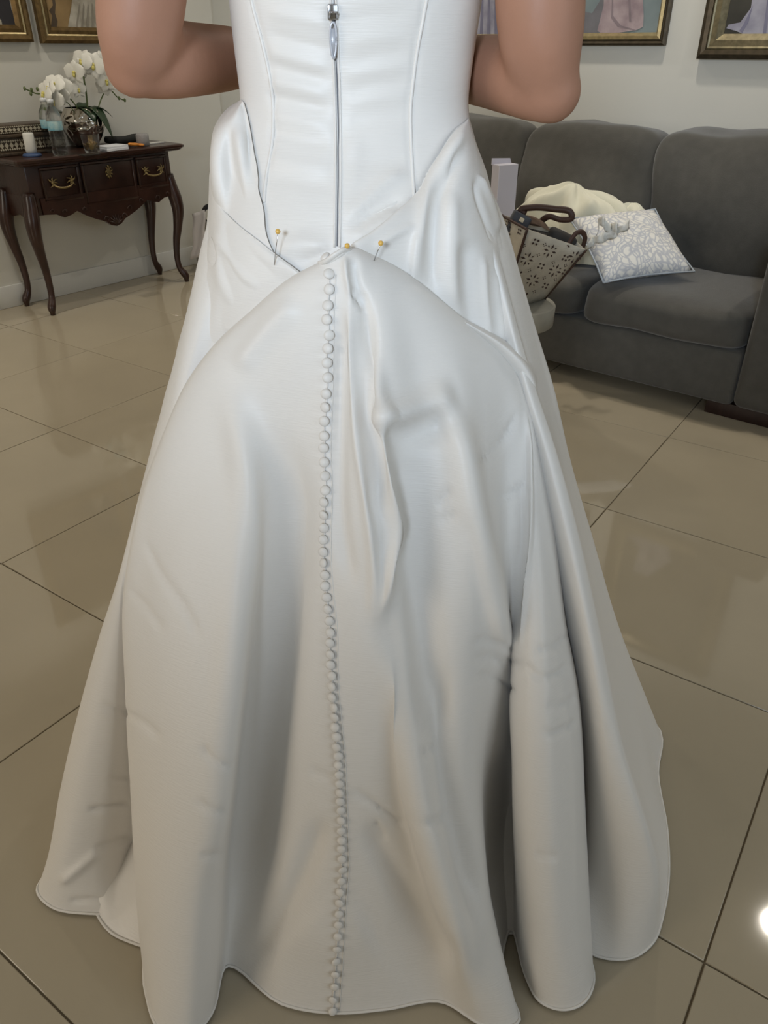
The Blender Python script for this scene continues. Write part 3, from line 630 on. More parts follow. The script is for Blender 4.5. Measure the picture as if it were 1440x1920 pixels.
def heap(name, sx, sy, h, off, seed, amp):
    r2 = np.random.default_rng(seed); nu, nv = 96, 40; V = []
    ph = r2.uniform(0, 6.28, 8); fr = r2.integers(3, 15, 8)
    for i in range(nv+1):
        t = i/nv
        for k in range(nu):
            a = 2*math.pi*k/nu
            rr = 1+sum(amp*.4*math.sin(fr[j]*a+ph[j]+t*2.5*(j-3)) for j in range(8))*.30
            z = h*((1-t**2.8)**.85)*(1+.10*t*math.sin(3*a+ph[0])+.08*t*math.sin(5*a+ph[1])+t*sum(amp*.12*math.sin(fr[j]*a+ph[j]+6*t) for j in range(8)))+.012*(1-t)
            x, y = sx*math.sin(t*math.pi/2)*rr*math.cos(a), sy*math.sin(t*math.pi/2)*rr*math.sin(a)
            z += (.020*math.sin(x*23+ph[3])*math.sin(y*21+ph[4])+.004*math.sin(x*47+y*30+ph[5]))*(1-t)**.3
            V.append((off[0]+x, off[1]+y, off[2]+max(z, .003)))
    o = G().add(V, gridfaces(nv+1, nu, True)).build(name, vm, veil, fixn=False); return o
heap('inner_layer', .25, .16, .20, (.0, .02, .002), 3, .30)
heap('middle_layer', .27, .17, .235, (.01, .01, .004), 5, .28)
heap('outer_layer', .285, .17, .265, (.0, .0, .006), 8, .34)
heap('trailing_end', .12, .08, .20, (.23, .09, .006), 12, .4)
# lace cushion
LACE = bpy.data.materials.new('floral lace cloth'); LACE.use_nodes = True; nt = LACE.node_tree; pb = nt.nodes['Principled BSDF']
tc = nt.nodes.new('ShaderNodeTexCoord'); nz = nt.nodes.new('ShaderNodeTexNoise'); nz.inputs['Scale'].default_value = 9; mxv = nt.nodes.new('ShaderNodeMix'); mxv.data_type = 'VECTOR'; mxv.inputs[0].default_value = .12
nt.links.new(tc.outputs['Object'], nz.inputs['Vector']); nt.links.new(tc.outputs['Object'], mxv.inputs[4]); nt.links.new(nz.outputs['Color'], mxv.inputs[5])
vo = nt.nodes.new('ShaderNodeTexVoronoi'); vo.feature = 'DISTANCE_TO_EDGE'; vo.inputs['Scale'].default_value = 48; nt.links.new(mxv.outputs[1], vo.inputs['Vector'])
vr = nt.nodes.new('ShaderNodeValToRGB'); vr.color_ramp.elements[0].position = .05; vr.color_ramp.elements[1].position = .20
vr.color_ramp.elements[0].color = (*rgb(190, 192, 198), 1); vr.color_ramp.elements[1].color = (*rgb(232, 230, 224), 1)
nt.links.new(vo.outputs['Distance'], vr.inputs[0]); nt.links.new(vr.outputs[0], pb.inputs['Base Color']); pb.inputs['Roughness'].default_value = .8
bp = nt.nodes.new('ShaderNodeBump'); bp.inputs['Strength'].default_value = .4; bp.inputs['Distance'].default_value = .002; nt.links.new(vo.outputs['Distance'], bp.inputs['Height']); nt.links.new(bp.outputs[0], pb.inputs['Normal'])
cu = wY(1182, 458, 3.10)
def pil(n=22, s=.188, th=.062):
    V = []; 
    for sg in (1, -1):
        for i in range(n+1):
            for k in range(n+1):
                u, v = k/n*2-1, i/n*2-1; e = (1-u*u)*(1-v*v)
                x, y = u*(1-.10*(1-abs(u)**2)*0-.07*(1-v*v)*abs(u)**3), v*(1-.07*(1-u*u)*abs(v)**3)
                V.append((s*x, s*y, sg*th*max(e, 0)**.42+.004*math.sin(u*9+v*7)*e))
    Fs = gridfaces(n+1, n+1); m2 = (n+1)**2; return V, Fs+[tuple(q+m2 for q in f)[::-1] for f in Fs]
V, Fs = pil(); lc = thing('lace_cushion', 'square white floral lace cushion lying against the veil on the sofa', 'cushion', tuple(cu))
lc.rotation_euler = (math.radians(27), math.radians(-3), YAW+math.radians(13))
G().add(V, Fs).build('cushion_body', LACE, lc)
edge = [(-1, -1), (-.5, -.95), (0, -.93), (.5, -.95), (1, -1), (.95, -.5), (.93, 0), (.95, .5), (1, 1), (.5, .95), (0, .93), (-.5, .95), (-1, 1), (-.95, .5), (-.93, 0), (-.95, -.5), (-1, -1)]
G().tube([(x*.193, y*.193, 0) for x, y in edge], .004, 6).build('piping', mat('pale blue grey piping', rgb(168, 176, 184), .7), lc)
rib = thing('lace_ribbon', 'crumpled white lace ribbon draped between veil and lace cushion', 'ribbon', tuple(W(atY(1140, 440, 3.0))))
r0 = np.array(rib.location)
for pts, hw in (([(1100, 462), (1112, 452), (1122, 448), (1138, 444), (1152, 438), (1166, 428), (1180, 420)], .016), ([(1120, 436), (1122, 420), (1130, 414), (1136, 424), (1146, 430), (1154, 424), (1158, 432)], .018)):
    P3 = crv(np.array([W(atY(x, y, 2.96+.02*math.sin(k*2.1)))-r0 for k, (x, y) in enumerate(pts)]), 30); V = []
    for i, q in enumerate(P3):
        for s in (-1, -.33, .33, 1): V.append(q+np.array([0, 0, 1])*s*hw+toC*(.012*math.sin(i*.8+s*1.5)))
    o = G().add(V, gridfaces(30, 4)).build('lace_band', mat('white lace band', rgb(232, 230, 222), .8, bump=(150, .5)), rib, fixn=False); o.modifiers.new('t', 'SOLIDIFY').thickness = .002

# ------------------------------------------------------------------ the wedding dress (built in camera-yaw axes, parented to an empty at its base)
BC = np.array([-0.04, 1.15, 0.0])
dress = thing('wedding_dress', 'ivory satin wedding dress seen from behind with pinned bustle and buttoned train', 'dress', tuple(W(BC)), YAW)
def dpart(name, P, Fs, m, parent=None, **k):
    o = mesh(name, np.asarray(P).reshape(-1, 3)-BC, Fs, m, parent or dress, **k); return o
def smooth2(P, it=1):
    for _ in range(it):
        Q = P.copy(); Q[1:-1] = .5*P[1:-1]+.25*(P[2:]+P[:-2]); P = Q
    return P
def meridian(top, mids, hem, zh=0.004, n=150, tuck=True):
    """control points: top (px,py,Y); mids (px,py,dy) with dy the offset from the straight fall line; hem (px,py) on the floor"""
    T = atY(*top); B = atZ(hem[0], hem[1], zh); pts = []
    if tuck: pts += [T+np.array([0, .030, -.020]), T+np.array([0, .012, .002])]
    pts.append(T)
    for (px, py, dy) in mids:
        d = ray(px, py); k = d[2]/d[1]; sl = (B[1]-T[1])/(T[2]-B[2])
        Y = (T[1]+sl*(T[2]-CAMH)+dy)/(1+sl*k); pts.append(atY(px, py, Y))
    pts.append(B); pts = np.array(pts)
    return crv(pts, n)
def loft(mers, per, closed=False):
    M = np.stack(mers, 1)                                   # nv, nm, 3
    if closed: M = np.concatenate([M[:, -2:], M, M[:, :2]], 1)
    out = np.stack([crv(row, None, per) for row in M], 0)
    if closed: out = out[:, 2*per:-2*per+0] if False else out[:, 2*per:-(2*per)+(-0)]
    return out
def normals(P):
    du = np.gradient(P, axis=1); dv = np.gradient(P, axis=0); n = np.cross(du, dv); n /= np.linalg.norm(n, axis=2, keepdims=True)+1e-12
    s = np.sign(((EYE-P)*n).sum(2).mean()); return n*s
def strokes(P, S):
    """raise (amp>0) or press in (amp<0) soft folds: S = (polyline px, half-width px, amp metres[, sharp])"""
    for st in S:
        pl, wd, am = np.array(st[0], float), st[1], st[2]; sharp = st[3] if len(st) > 3 else 2
        N = normals(P); X, Y = project(P); D = np.full(X.shape, 1e9); TT = np.zeros(X.shape)
        if len(pl) > 2: pl = crv(pl, 8*len(pl))
        n = len(pl)-1
        for i in range(n):
            a, b = pl[i], pl[i+1]; ab = b-a; t = np.clip(((X-a[0])*ab[0]+(Y-a[1])*ab[1])/(ab@ab+1e-9), 0, 1)
            d = np.hypot(X-a[0]-t*ab[0], Y-a[1]-t*ab[1]); m_ = d < D; D = np.where(m_, d, D); TT = np.where(m_, (i+t)/n, TT)
        taper = np.clip(np.minimum(TT, 1-TT)*5, 0, 1); taper = taper*taper*(3-2*taper)
        e = np.exp(-(D/wd)**sharp)
        P = P+N*(am*e*taper)[..., None]
    return P
def wrinkle(P, amp, sc, seed, stretch=(1, 1, 1)):
    r2 = np.random.default_rng(seed); N = normals(P); h = 0
    for _ in range(7):
        k = r2.normal(size=3)*sc*np.array(stretch); h = h+np.sin(P@k+r2.uniform(0, 6.28))
    return P+N*(amp*h/7)[..., None]

# --- bodice
ROWS = dict(py=[-330, -200, -100, 0, 100, 200, 260, 330, 400, 470, 540, 640], l=[405, 416, 424, 432, 442, 454, 447, 428, 410, 397, 388, 372], r=[940, 922, 911, 902, 888, 876, 882, 895, 915, 935, 952, 972],
            db=[.098, .103, .105, .105, .100, .098, .104, .120, .142, .160, .168, .17])
NR, NA = 120, 160; pyv = np.linspace(-330, 640, NR)
ip = lambda k: np.interp(pyv, ROWS['py'], ROWS[k])
def sm(v): 
    for _ in range(10): v = np.r_[v[0], (v[:-2]+2*v[1:-1]+v[2:])/4, v[-1]]
    return v
Lp, Rp, Db = sm(ip('l')), sm(ip('r')), sm(ip('db')); YC = 1.16
BOD = np.zeros((NR, NA, 3)); TORSO = []
for i in range(NR):
    q = atY(664, pyv[i], YC-Db[i]); z = q[2]; zc = YC*cP-(z-CAMH)*sP
    x0, x1 = (Lp[i]-720)/FPX*zc, (Rp[i]-720)/FPX*zc; xc, hw = (x0+x1)/2, (x1-x0)/2
    TORSO.append((xc, z, hw, Db[i]))
    a = np.linspace(-math.pi, math.pi, NA, endpoint=False); e = 2.25
    cx, sy = np.sign(np.sin(a))*np.abs(np.sin(a))**(2/e), -np.sign(np.cos(a))*np.abs(np.cos(a))**(2/e)
    dep = np.where(sy < 0, Db[i], .115)
    BOD[i] = np.c_[xc+hw*cx, YC+dep*sy, np.full(NA, z)]
seamL = [(466, -60), (472, 0), (492, 80), (507, 150), (513, 215), (510, 270), (500, 330), (496, 372), (496, 380)]
seamR = [(808, -60), (800, 0), (785, 80), (775, 150), (770, 200), (771, 270), (773, 310), (776, 360), (780, 400)]
zipl = [(622, -60), (625, 0), (629, 90), (632, 160), (634, 250), (634, 330), (633, 400), (632, 464)]
back = slice(NA//4-2, 3*NA//4+3)
B2 = BOD[:, back].copy()
B2 = strokes(B2, [(seamL, 5, -.0022), (seamR, 5, -.0022), (zipl, 5, -.003)])
for k, (a, b, c, wd, am) in enumerate(((20, 34, 48, 12, .0016), (60, 78, 92, 10, -.0016), (92, 112, 128, 12, .002), (118, 138, 150, 9, -.0018), (150, 165, 182, 12, .0022), (178, 192, 205, 8, -.0022), (212, 226, 240, 12, .002), (244, 262, 272, 10, -.0018), (290, 308, 316, 14, .0016), (330, 340, 352, 12, -.0012))):
    B2 = strokes(B2, [([(496, a), (560, b), (624, c)], wd, am*1.25)])
    B2 = strokes(B2, [([(644, c-8), (700, b-6), (768, a+4)], wd*1.1, -am*.7)])
B2 = strokes(B2, [([(642, 450), (670, 400), (720, 345), (765, 315)], 10, .006), ([(648, 440), (690, 405), (760, 372)], 12, -.005), ([(655, 455), (700, 425), (760, 395)], 12, .006), ([(640, 420), (660, 330), (668, 250)], 16, .003), ([(520, 470), (570, 455), (620, 470)], 16, .004), ([(560, 500), (600, 478), (632, 462)], 9, -.004)])
BOD[:, back] = B2
bod = dpart('bodice', BOD, gridfaces(NR, NA, True), SATIN)

def in_front(P, gap=.005):
    bv = BVHTree.FromPolygons([tuple(v) for v in BOD.reshape(-1, 3)], gridfaces(NR, NA, True)); Q = P.reshape(-1, 3).copy()
    for i, q in enumerate(Q):
        d = q-EYE; L_ = np.linalg.norm(d); h = bv.ray_cast(Vector(EYE), Vector(d/L_))
        if h[0] is not None and h[3] < L_+gap: Q[i] = EYE+d/L_*(h[3]-gap)
    return Q.reshape(P.shape)

# --- underskirt: closed ring
hipz = []
def umer(top, mids, hem): return meridian(top, mids, hem, 0.003, 120, False)
def ufree(x0, y0, z0, x1, y1, n=120, bow=0.0):
    t = np.linspace(0, 1, n)[:, None]; a = np.array([x0, y0, z0]); b = np.array([x1, y1, .003]); c = (1-t)*a+t*b
    c[:, 0] += bow*np.sin(t[:, 0]*math.pi)*np.sign(x1); return c
UM = [ufree(.04, 1.24, 1.03, .22, 1.62), ufree(.11, 1.22, 1.03, .42, 1.38), 
      umer((893, 290, 1.175), [(948, 420, 0), (976, 520, 0), (1003, 610, 0), (1036, 720, 0), (1063, 840, 0), (1108, 1000, 0), (1158, 1170, 0), (1205, 1290, 0)], (1238, 1372)),
      umer((891, 292, 1.16), [(945, 430, 0), (1000, 620, .0), (1060, 850, 0), (1150, 1180, .01), (1190, 1300, .01)], (1233, 1450)),
      umer((889, 294, 1.14), [(940, 440, 0), (995, 640, .0), (1050, 850, 0.01), (1135, 1180, .03), (1200, 1400, .04)], (1250, 1556)),
      umer((886, 296, 1.13), [(935, 450, 0), (990, 650, .0), (1046, 850, 0.01), (1128, 1190, .03), (1195, 1450, .035)], (1253, 1640)),
      umer((884, 298, 1.12), [(930, 460, 0), (985, 660, .0), (1043, 850, .01), (1123, 1195, .02), (1178, 1440, .02), (1226, 1600, .01)], (1243, 1715)),
      umer((880, 300, 1.11), [(930, 470, 0), (985, 670, 0), (1046, 860, -.005), (1127, 1200, -.012), (1163, 1400, -.040), (1212, 1570, -.048), (1230, 1650, -.034)], (1225, 1768)),
      umer((870, 300, 1.10), [(925, 480, 0), (975, 680, 0), (1030, 870, 0), (1105, 1200, -.01), (1140, 1450, -.02), (1172, 1650, -.01)], (1182, 1798)),
      umer((860, 300, 1.09), [(915, 490, .01), (965, 690, .02), (1015, 880, .03), (1080, 1200, .03), (1102, 1450, .04), (1112, 1650, .04)], (1118, 1794)),
      umer((840, 310, 1.08), [(880, 500, .02), (930, 700, .05), (985, 900, .07), (1040, 1200, .08), (1060, 1450, .09)], (1055, 1752)),
      umer((800, 330, 1.06), [(820, 520, .02), (850, 800, .06), (900, 1200, .08), (930, 1450, .08)], (940, 1752)),
      umer((740, 380, 1.03), [(740, 600, .03), (740, 900, .06), (750, 1300, .08)], (760, 1745)),
      umer((640, 420, 1.02), [(630, 600, .03), (620, 900, .06), (600, 1300, .08)], (590, 1742)),
      umer((560, 400, 1.03), [(540, 600, .03), (500, 900, .06), (460, 1300, .08)], (420, 1752)),
      umer((500, 360, 1.06), [(460, 560, .02), (400, 800, .05), (340, 1200, .06)], (285, 1778)),
      umer((480, 350, 1.08), [(430, 520, .02), (370, 760, .04), (310, 1150, .09), (285, 1450, .12)], (240, 1766)),
      umer((450, 340, 1.10), [(400, 520, .01), (340, 740, .02), (290, 1000, .07), (255, 1300, .12), (235, 1550, .11)], (206, 1748)),
      umer((425, 330, 1.14), [(385, 470, .0), (335, 670, .0), (290, 850, .02), (220, 1150, .06)], (170, 1690)),
      umer((420, 320, 1.17), [(386, 430, 0), (351, 585, 0), (302, 770, 0), (262, 925, .0), (222, 1100, .03), (170, 1300, .05)], (125, 1560)),
      ufree(-.20, 1.22, 1.03, -.50, 1.40), ufree(-.10, 1.25, 1.03, -.28, 1.62)]
M = np.stack(UM, 1); k0 = 5
Mx = np.concatenate([M[:, -3:], M, M[:, :3]], 1)
U = np.stack([crv(r_, None, 10) for r_ in Mx], 0)[:, 30:30+10*M.shape[1]]
U = wrinkle(U, .0015, 14, 3)
usk = dpart('underskirt', U, gridfaces(*U.shape[:2], True), SATIN)

# --- hip drapes
def patch(rows, nu, nv):
    R = [crv(np.array([atY(*p) for p in r]), nu) for r in rows]
    M = np.stack(R, 0); return np.stack([crv(M[:, k], nv) for k in range(nu)], 1)
DL1 = patch([[(451, 187, 1.16), (453, 188, 1.135), (455, 190, 1.12), (457, 192, 1.125), (458, 195, 1.15)],
             [(424, 205, 1.17), (434, 209, 1.12), (446, 214, 1.10), (460, 221, 1.105), (466, 226, 1.14)],
             [(401, 240, 1.18), (412, 246, 1.10), (428, 250, 1.09), (455, 256, 1.085), (473, 266, 1.12)],
             [(394, 292, 1.18), (408, 300, 1.085), (431, 306, 1.085), (458, 312, 1.07), (482, 322, 1.10)],
             [(394, 352, 1.17), (414, 360, 1.075), (444, 368, 1.075), (470, 376, 1.055), (495, 388, 1.075)],
             [(396, 425, 1.15), (436, 425, 1.06), (462, 432, 1.05), (480, 440, 1.035), (501, 446, 1.05)],
             [(400, 500, 1.12), (440, 495, 1.07), (470, 490, 1.04), (492, 488, 1.025), (520, 486, 1.035)],
             [(420, 560, 1.10), (450, 555, 1.07), (490, 545, 1.04), (520, 540, 1.03), (550, 530, 1.03)]], 60, 120)
DL1 = strokes(DL1, [([(430, 225), (428, 270), (434, 330), (452, 385), (480, 440)], 7, -.006), ([(445, 225), (455, 300), (468, 370), (480, 430)], 9, .005), ([(474, 290), (474, 340), (478, 400), (484, 440)], 5, .005), ([(486, 330), (490, 400), (490, 460)], 6, -.004)])
DL1 = in_front(DL1, .006); DL1 = smooth2(DL1, 4); DL1 = smooth2(DL1.transpose(1, 0, 2), 2).transpose(1, 0, 2)
dl1 = dpart('hip_fold', DL1, gridfaces(*DL1.shape[:2]), SATIN)
def tuckrow(r): return [(x+3, y+9, Y+.022) for x, y, Y in r]
r0 = [(393, 322, 1.16), (401, 352, 1.11), (418, 392, 1.072), (447, 424, 1.045), (480, 450, 1.022), (513, 476, 1.005), (545, 499, .995), (575, 522, .99)]
DL2 = patch([tuckrow(r0), r0,
             [(387, 425, 1.165), (394, 438, 1.10), (408, 458, 1.06), (436, 484, 1.036), (468, 506, 1.016), (505, 530, 1.002), (540, 550, .997), (575, 570, .995)],
             [(352, 580, 1.15), (364, 588, 1.085), (386, 598, 1.05), (416, 608, 1.033), (452, 618, 1.022), (492, 628, 1.014), (532, 640, 1.01), (572, 650, 1.01)],
             [(303, 765, 1.11), (314, 770, 1.06), (332, 775, 1.045), (365, 780, 1.04), (410, 785, 1.035), (460, 790, 1.03), (515, 795, 1.03), (570, 800, 1.03)],
             [(258, 940, 1.05), (268, 945, 1.03), (284, 948, 1.02), (310, 950, 1.02), (345, 955, 1.02), (390, 960, 1.02), (430, 965, 1.02), (470, 970, 1.02)]], 110, 140)
DL2 = strokes(DL2, [([(412, 400), (440, 450), (475, 490), (520, 525)], 9, -.003), ([(398, 425), (425, 475), (455, 515), (500, 550)], 11, .003), ([(388, 440), (397, 470), (398, 500)], 4, -.005), ([(408, 465), (430, 512), (458, 555), (495, 590)], 8, -.003), ([(400, 480), (415, 530), (445, 580), (480, 620)], 11, .0025), ([(395, 470), (390, 560), (370, 660)], 13, -.003), ([(430, 520), (445, 545), (455, 560)], 4, -.004), ([(385, 480), (368, 570), (340, 680)], 13, .003), ([(508, 548), (525, 555), (545, 535)], 5, -.0015)])
DL2 = wrinkle(DL2, .0012, 40, 7)
DL2 = in_front(DL2, .009)
dl2 = dpart('hip_drape', DL2, gridfaces(*DL2.shape[:2]), SATIN)
DRr = [[(877, 223, 1.13), (878, 223, 1.125), (879, 223, 1.13), (880, 224, 1.15), (881, 226, 1.17)],
       [(850, 250, 1.095), (865, 254, 1.075), (876, 258, 1.085), (886, 264, 1.11), (893, 270, 1.17)],
       [(822, 300, 1.07), (846, 310, 1.045), (872, 316, 1.055), (897, 322, 1.085), (914, 326, 1.165)],
       [(790, 350, 1.045), (828, 370, 1.022), (872, 384, 1.03), (912, 392, 1.07), (931, 398, 1.16)],
       [(745, 395, 1.005), (800, 440, 1.002), (862, 468, 1.01), (922, 480, 1.05), (953, 486, 1.15)],
       [(700, 432, .982), (770, 510, .990), (858, 555, 1.0), (938, 572, 1.035), (977, 575, 1.13)],
       [(655, 462, .968), (738, 560, .990), (858, 635, 1.0), (955, 658, 1.03), (1001, 668, 1.10)],
       [(655, 520, 1.0), (738, 620, 1.005), (858, 690, 1.005), (958, 728, 1.025), (1009, 752, 1.05)],
       [(655, 580, 1.03), (738, 680, 1.03), (858, 745, 1.03), (952, 775, 1.04), (1000, 785, 1.06)]]
tk = [(x+6, y+8, Y+.02) for x, y, Y in [r_[0] for r_ in DRr]]
DR = patch([[(a[0], a[1], a[2])]+r_ for a, r_ in zip(tk, DRr)], 110, 160)
DR = strokes(DR, [([(878, 230), (845, 285), (812, 335), (795, 400), (784, 470), (776, 560)], 13, .007), ([(878, 250), (850, 315), (826, 365), (815, 430), (812, 500), (812, 570)], 13, -.008), ([(850, 350), (848, 420), (850, 500), (856, 590)], 16, .006), ([(893, 322), (905, 345), (925, 395), (936, 445)], 4, .006), ([(890, 330), (897, 370), (915, 420), (930, 460)], 5, -.006),
                  ([(785, 430), (775, 500), (772, 560)], 6, .0025), ([(875, 440), (880, 540), (890, 640)], 16, -.007), ([(905, 470), (912, 560), (920, 640)], 6, .0035), ([(930, 500), (938, 580), (945, 650)], 5, .003), ([(700, 470), (740, 440), (782, 420)], 7, .003),
                  ([(835, 588), (880, 622), (940, 668), (985, 725), (1006, 752)], 9, .012), ([(935, 668), (955, 672), (980, 705), (1000, 745)], 6, -.006), ([(955, 655), (985, 690), (1006, 740)], 6, .008)])
DR = wrinkle(DR, .0012, 36, 9)
DR = in_front(DR, .006)
dr = dpart('hip_drape', DR, gridfaces(*DR.shape[:2]), SATIN)

# --- rolled fold showing under the train's right edge
BF = patch([[(832, 582, 1.0), (835, 584, .992), (838, 585, 1.0)], [(876, 618, .999), (886, 613, .984), (895, 610, 1.01)], [(926, 660, 1.006), (941, 648, .990), (952, 642, 1.022)], [(962, 702, 1.012), (979, 684, .996), (990, 675, 1.035)], [(988, 738, 1.018), (1000, 720, 1.004), (1007, 706, 1.05)], [(1003, 758, 1.024), (1007, 752, 1.015), (1010, 746, 1.05)]], 24, 60)
dpart('bustle_roll', BF, gridfaces(*BF.shape[:2]), SATIN)

# --- bustled train
TM = [meridian((300, 880, 1.07), [(250, 1100, .03), (190, 1400, .05)], (140, 1590)),
      meridian((264, 922, .985), [(222, 1080, 0), (185, 1200, 0), (150, 1330, 0), (112, 1490, 0), (86, 1620, 0)], (70, 1668)),
      meridian((266, 918, .982), [(225, 1080, -.004), (195, 1250, -.006), (155, 1450, -.008), (118, 1620, -.006)], (98, 1703)),
      meridian((268, 912, .980), [(229, 1090, -.002), (217, 1300, .0), (195, 1500, .005), (180, 1640, .01)], (176, 1716)),
      meridian((271, 905, .977), [(233, 1110, .004), (240, 1300, .022), (250, 1500, .045), (258, 1640, .06)], (258, 1716)),
      meridian((275, 895, .975), [(231, 1110, .0), (236, 1300, -.006), (247, 1500, -.015), (255, 1650, -.02), (264, 1760, -.016)], (273, 1858)),
      meridian((300, 830, .980), [(275, 1100, -.012), (290, 1350, -.025), (298, 1650, -.03)], (300, 1932)),
      meridian((345, 728, .990), [(350, 950, -.02), (385, 1250, -.04), (372, 1600, -.035)], (352, 1950)),
      meridian((400, 652, .985), [(435, 880, -.02), (440, 1150, -.03), (425, 1500, -.018)], (396, 1905)),
      meridian((470, 587, .975), [(505, 880, -.004), (490, 1150, .012), (462, 1500, .018)], (424, 1814)),
      meridian((540, 528, .962), [(568, 800, .006), (555, 1150, .022), (548, 1500, .016), (535, 1700, .004)], (528, 1884)),
      meridian((606, 494, .952), [(612, 700, 0.004), (609, 900, .014), (616, 1150, .014), (634, 1500, .006), (637, 1700, -.004)], (625, 1901)),
      meridian((655, 470, .952), [(668, 700, -.004), (676, 900, -.008), (690, 1150, -.004), (705, 1500, .006), (710, 1700, .0)], (722, 1894)),
      meridian((705, 488, .962), [(725, 780, -.026), (738, 980, -.018), (735, 1200, -.006), (758, 1500, .002)], (828, 1880)),
      meridian((765, 522, .970), [(800, 820, -.004), (805, 1050, .012), (785, 1250, .004), (800, 1500, -.012), (850, 1750, -.02)], (912, 1926)),
      meridian((850, 590, .980), [(880, 850, -.016), (880, 1100, -.006), (880, 1300, .012), (890, 1500, .015), (922, 1750, .0)], (972, 1918)),
      meridian((900, 630, .990), [(915, 880, -.018), (925, 1100, -.012), (925, 1300, .016), (912, 1500, .045), (920, 1650, .05)], (940, 1822)),
      meridian((945, 672, .998), [(950, 900, -.008), (958, 1150, -.004), (962, 1300, .026), (958, 1500, .065)], (958, 1742)),
      meridian((975, 712, 1.005), [(985, 900, -.006), (975, 1180, -.010), (966, 1330, -.008), (965, 1500, -.015), (974, 1680, -.016)], (988, 1840)),
      meridian((984, 728, 1.008), [(996, 920, -.010), (993, 1190, -.020), (990, 1450, -.030), (997, 1680, -.028)], (1011, 1879)),
      meridian((994, 742, 1.01), [(1008, 950, -.012), (1018, 1200, -.025), (1026, 1450, -.035), (1034, 1680, -.032)], (1052, 1895)),
      meridian((1000, 749, 1.02), [(1023, 950, -.008), (1042, 1180, -.018), (1062, 1440, -.026), (1073, 1680, -.022)], (1093, 1882)),
      meridian((1006, 756, 1.03), [(1035, 950, 0), (1060, 1170, 0), (1085, 1310, .0), (1098, 1600, 0)], (1113, 1838)),
      meridian((1002, 756, 1.07), [(1025, 950, .04), (1050, 1170, .06), (1070, 1310, .08), (1085, 1600, .08)], (1085, 1745))]
T = loft(TM, 13)
# big sculpted folds, then creases
T = strokes(T, [
    ([(655, 545), (655, 650), (668, 800), (690, 960), (700, 1080), (692, 1175)], 9, .012),
    ([(640, 560), (635, 800), (640, 1000), (668, 1120)], 16, -.010),
    ([(695, 640), (714, 800), (730, 900), (748, 1000), (728, 1090), (698, 1180)], 15, .020),
    ([(685, 540), (692, 700), (700, 850), (712, 1000)], 13, -.014),
    ([(765, 780), (768, 920), (780, 1050), (800, 1200), (818, 1400)], 30, -.024),
    ([(690, 790), (760, 772), (860, 735)], 26, .014), ([(715, 830), (780, 815), (850, 790)], 24, -.012),
    ([(840, 740), (865, 850), (885, 960), (918, 1100), (950, 1260)], 26, .018),
    ([(870, 950), (895, 1080), (930, 1250)], 14, -.004),
    ([(985, 752), (993, 880), (995, 1000), (985, 1120), (973, 1235)], 4, .009), ([(647, 478), (650, 515), (658, 560)], 6, .006), ([(664, 480), (668, 530), (690, 575)], 8, -.006), ([(975, 900), (978, 1000), (968, 1130), (960, 1210)], 12, -.006),
    ([(420, 700), (462, 850), (470, 1000), (450, 1200), (420, 1450), (385, 1700)], 30, .016), ([(520, 780), (545, 960), (530, 1150), (505, 1350), (475, 1600), (450, 1760)], 34, -.028),
    
    ([(715, 1170), (760, 1400), (790, 1520), (830, 1650), (890, 1870)], 24, .020), ([(815, 1220), (840, 1480), (868, 1600), (908, 1740)], 20, -.016), ([(925, 1100), (955, 1300), (930, 1450)], 18, .006),
    ([(612, 1520), (565, 1640), (505, 1760), (465, 1840)], 20, -.014), ([(680, 1530), (740, 1640), (800, 1740), (860, 1830)], 22, -.012), ([(560, 1720), (620, 1760), (700, 1730)], 60, .006),
    # fine creases
    ([(973, 775), (940, 830), (920, 850), (893, 872)], 5, -0.0045), ([(988, 905), (960, 925), (918, 945)], 5, -0.0045), ([(848, 915), (830, 935), (820, 952)], 5, -0.0045), ([(860, 960), (835, 972), (822, 978)], 4, -0.0045),
    ([(1066, 1185), (1050, 1205), (1020, 1218), (998, 1222)], 4, -0.0053), ([(1072, 1240), (1050, 1262), (1015, 1270), (985, 1250), (940, 1232)], 4, -0.0053), ([(1085, 1345), (1065, 1365), (1035, 1375), (1010, 1372)], 4, -0.0053), ([(1085, 1300), (1060, 1320), (1020, 1330)], 4, -0.0045),
    ([(880, 1212), (905, 1202), (930, 1205), (968, 1222)], 4, -0.0045), ([(885, 1240), (915, 1232), (950, 1250)], 4, -0.0045), ([(888, 1275), (920, 1270), (955, 1288), (972, 1305)], 4, -0.0045),
    ([(268, 1010), (300, 1075), (345, 1140), (380, 1210)], 5, -0.0045), ([(235, 1100), (275, 1140), (310, 1190)], 5, -0.0037), ([(180, 1320), (230, 1335), (275, 1360), (305, 1390)], 5, -0.0045), ([(375, 1395), (400, 1425), (440, 1440)], 5, -0.0045), ([(365, 1500), (395, 1518), (430, 1525)], 5, -0.0045), ([(370, 1605), (400, 1604), (425, 1602)], 5, -0.0037),
    ([(160, 1520), (200, 1515), (247, 1508)], 5, -0.0075), ([(175, 1595), (215, 1580), (248, 1572)], 6, -0.0060), ([(110, 1660), (150, 1625), (190, 1590)], 8, 0.0075), ([(125, 1692), (170, 1688), (215, 1690)], 5, -0.0060), ([(200, 1460), (245, 1462)], 4, -0.0045),
    ([(580, 1445), (605, 1452), (628, 1462)], 5, -0.0045), ([(655, 1480), (690, 1500), (730, 1530), (770, 1552)], 5, -0.0060), ([(700, 1540), (725, 1575)], 5, -0.0045), ([(780, 1550), (810, 1545), (840, 1530)], 5, -0.0060), ([(790, 1420), (815, 1400)], 5, -0.0045), ([(1000, 1600), (1020, 1605), (1050, 1605)], 5, -0.0037),
    ([(660, 545), (672, 560), (690, 572)], 5, -0.0075), ([(560, 560), (500, 620), (440, 700)], 20, 0.0060)])
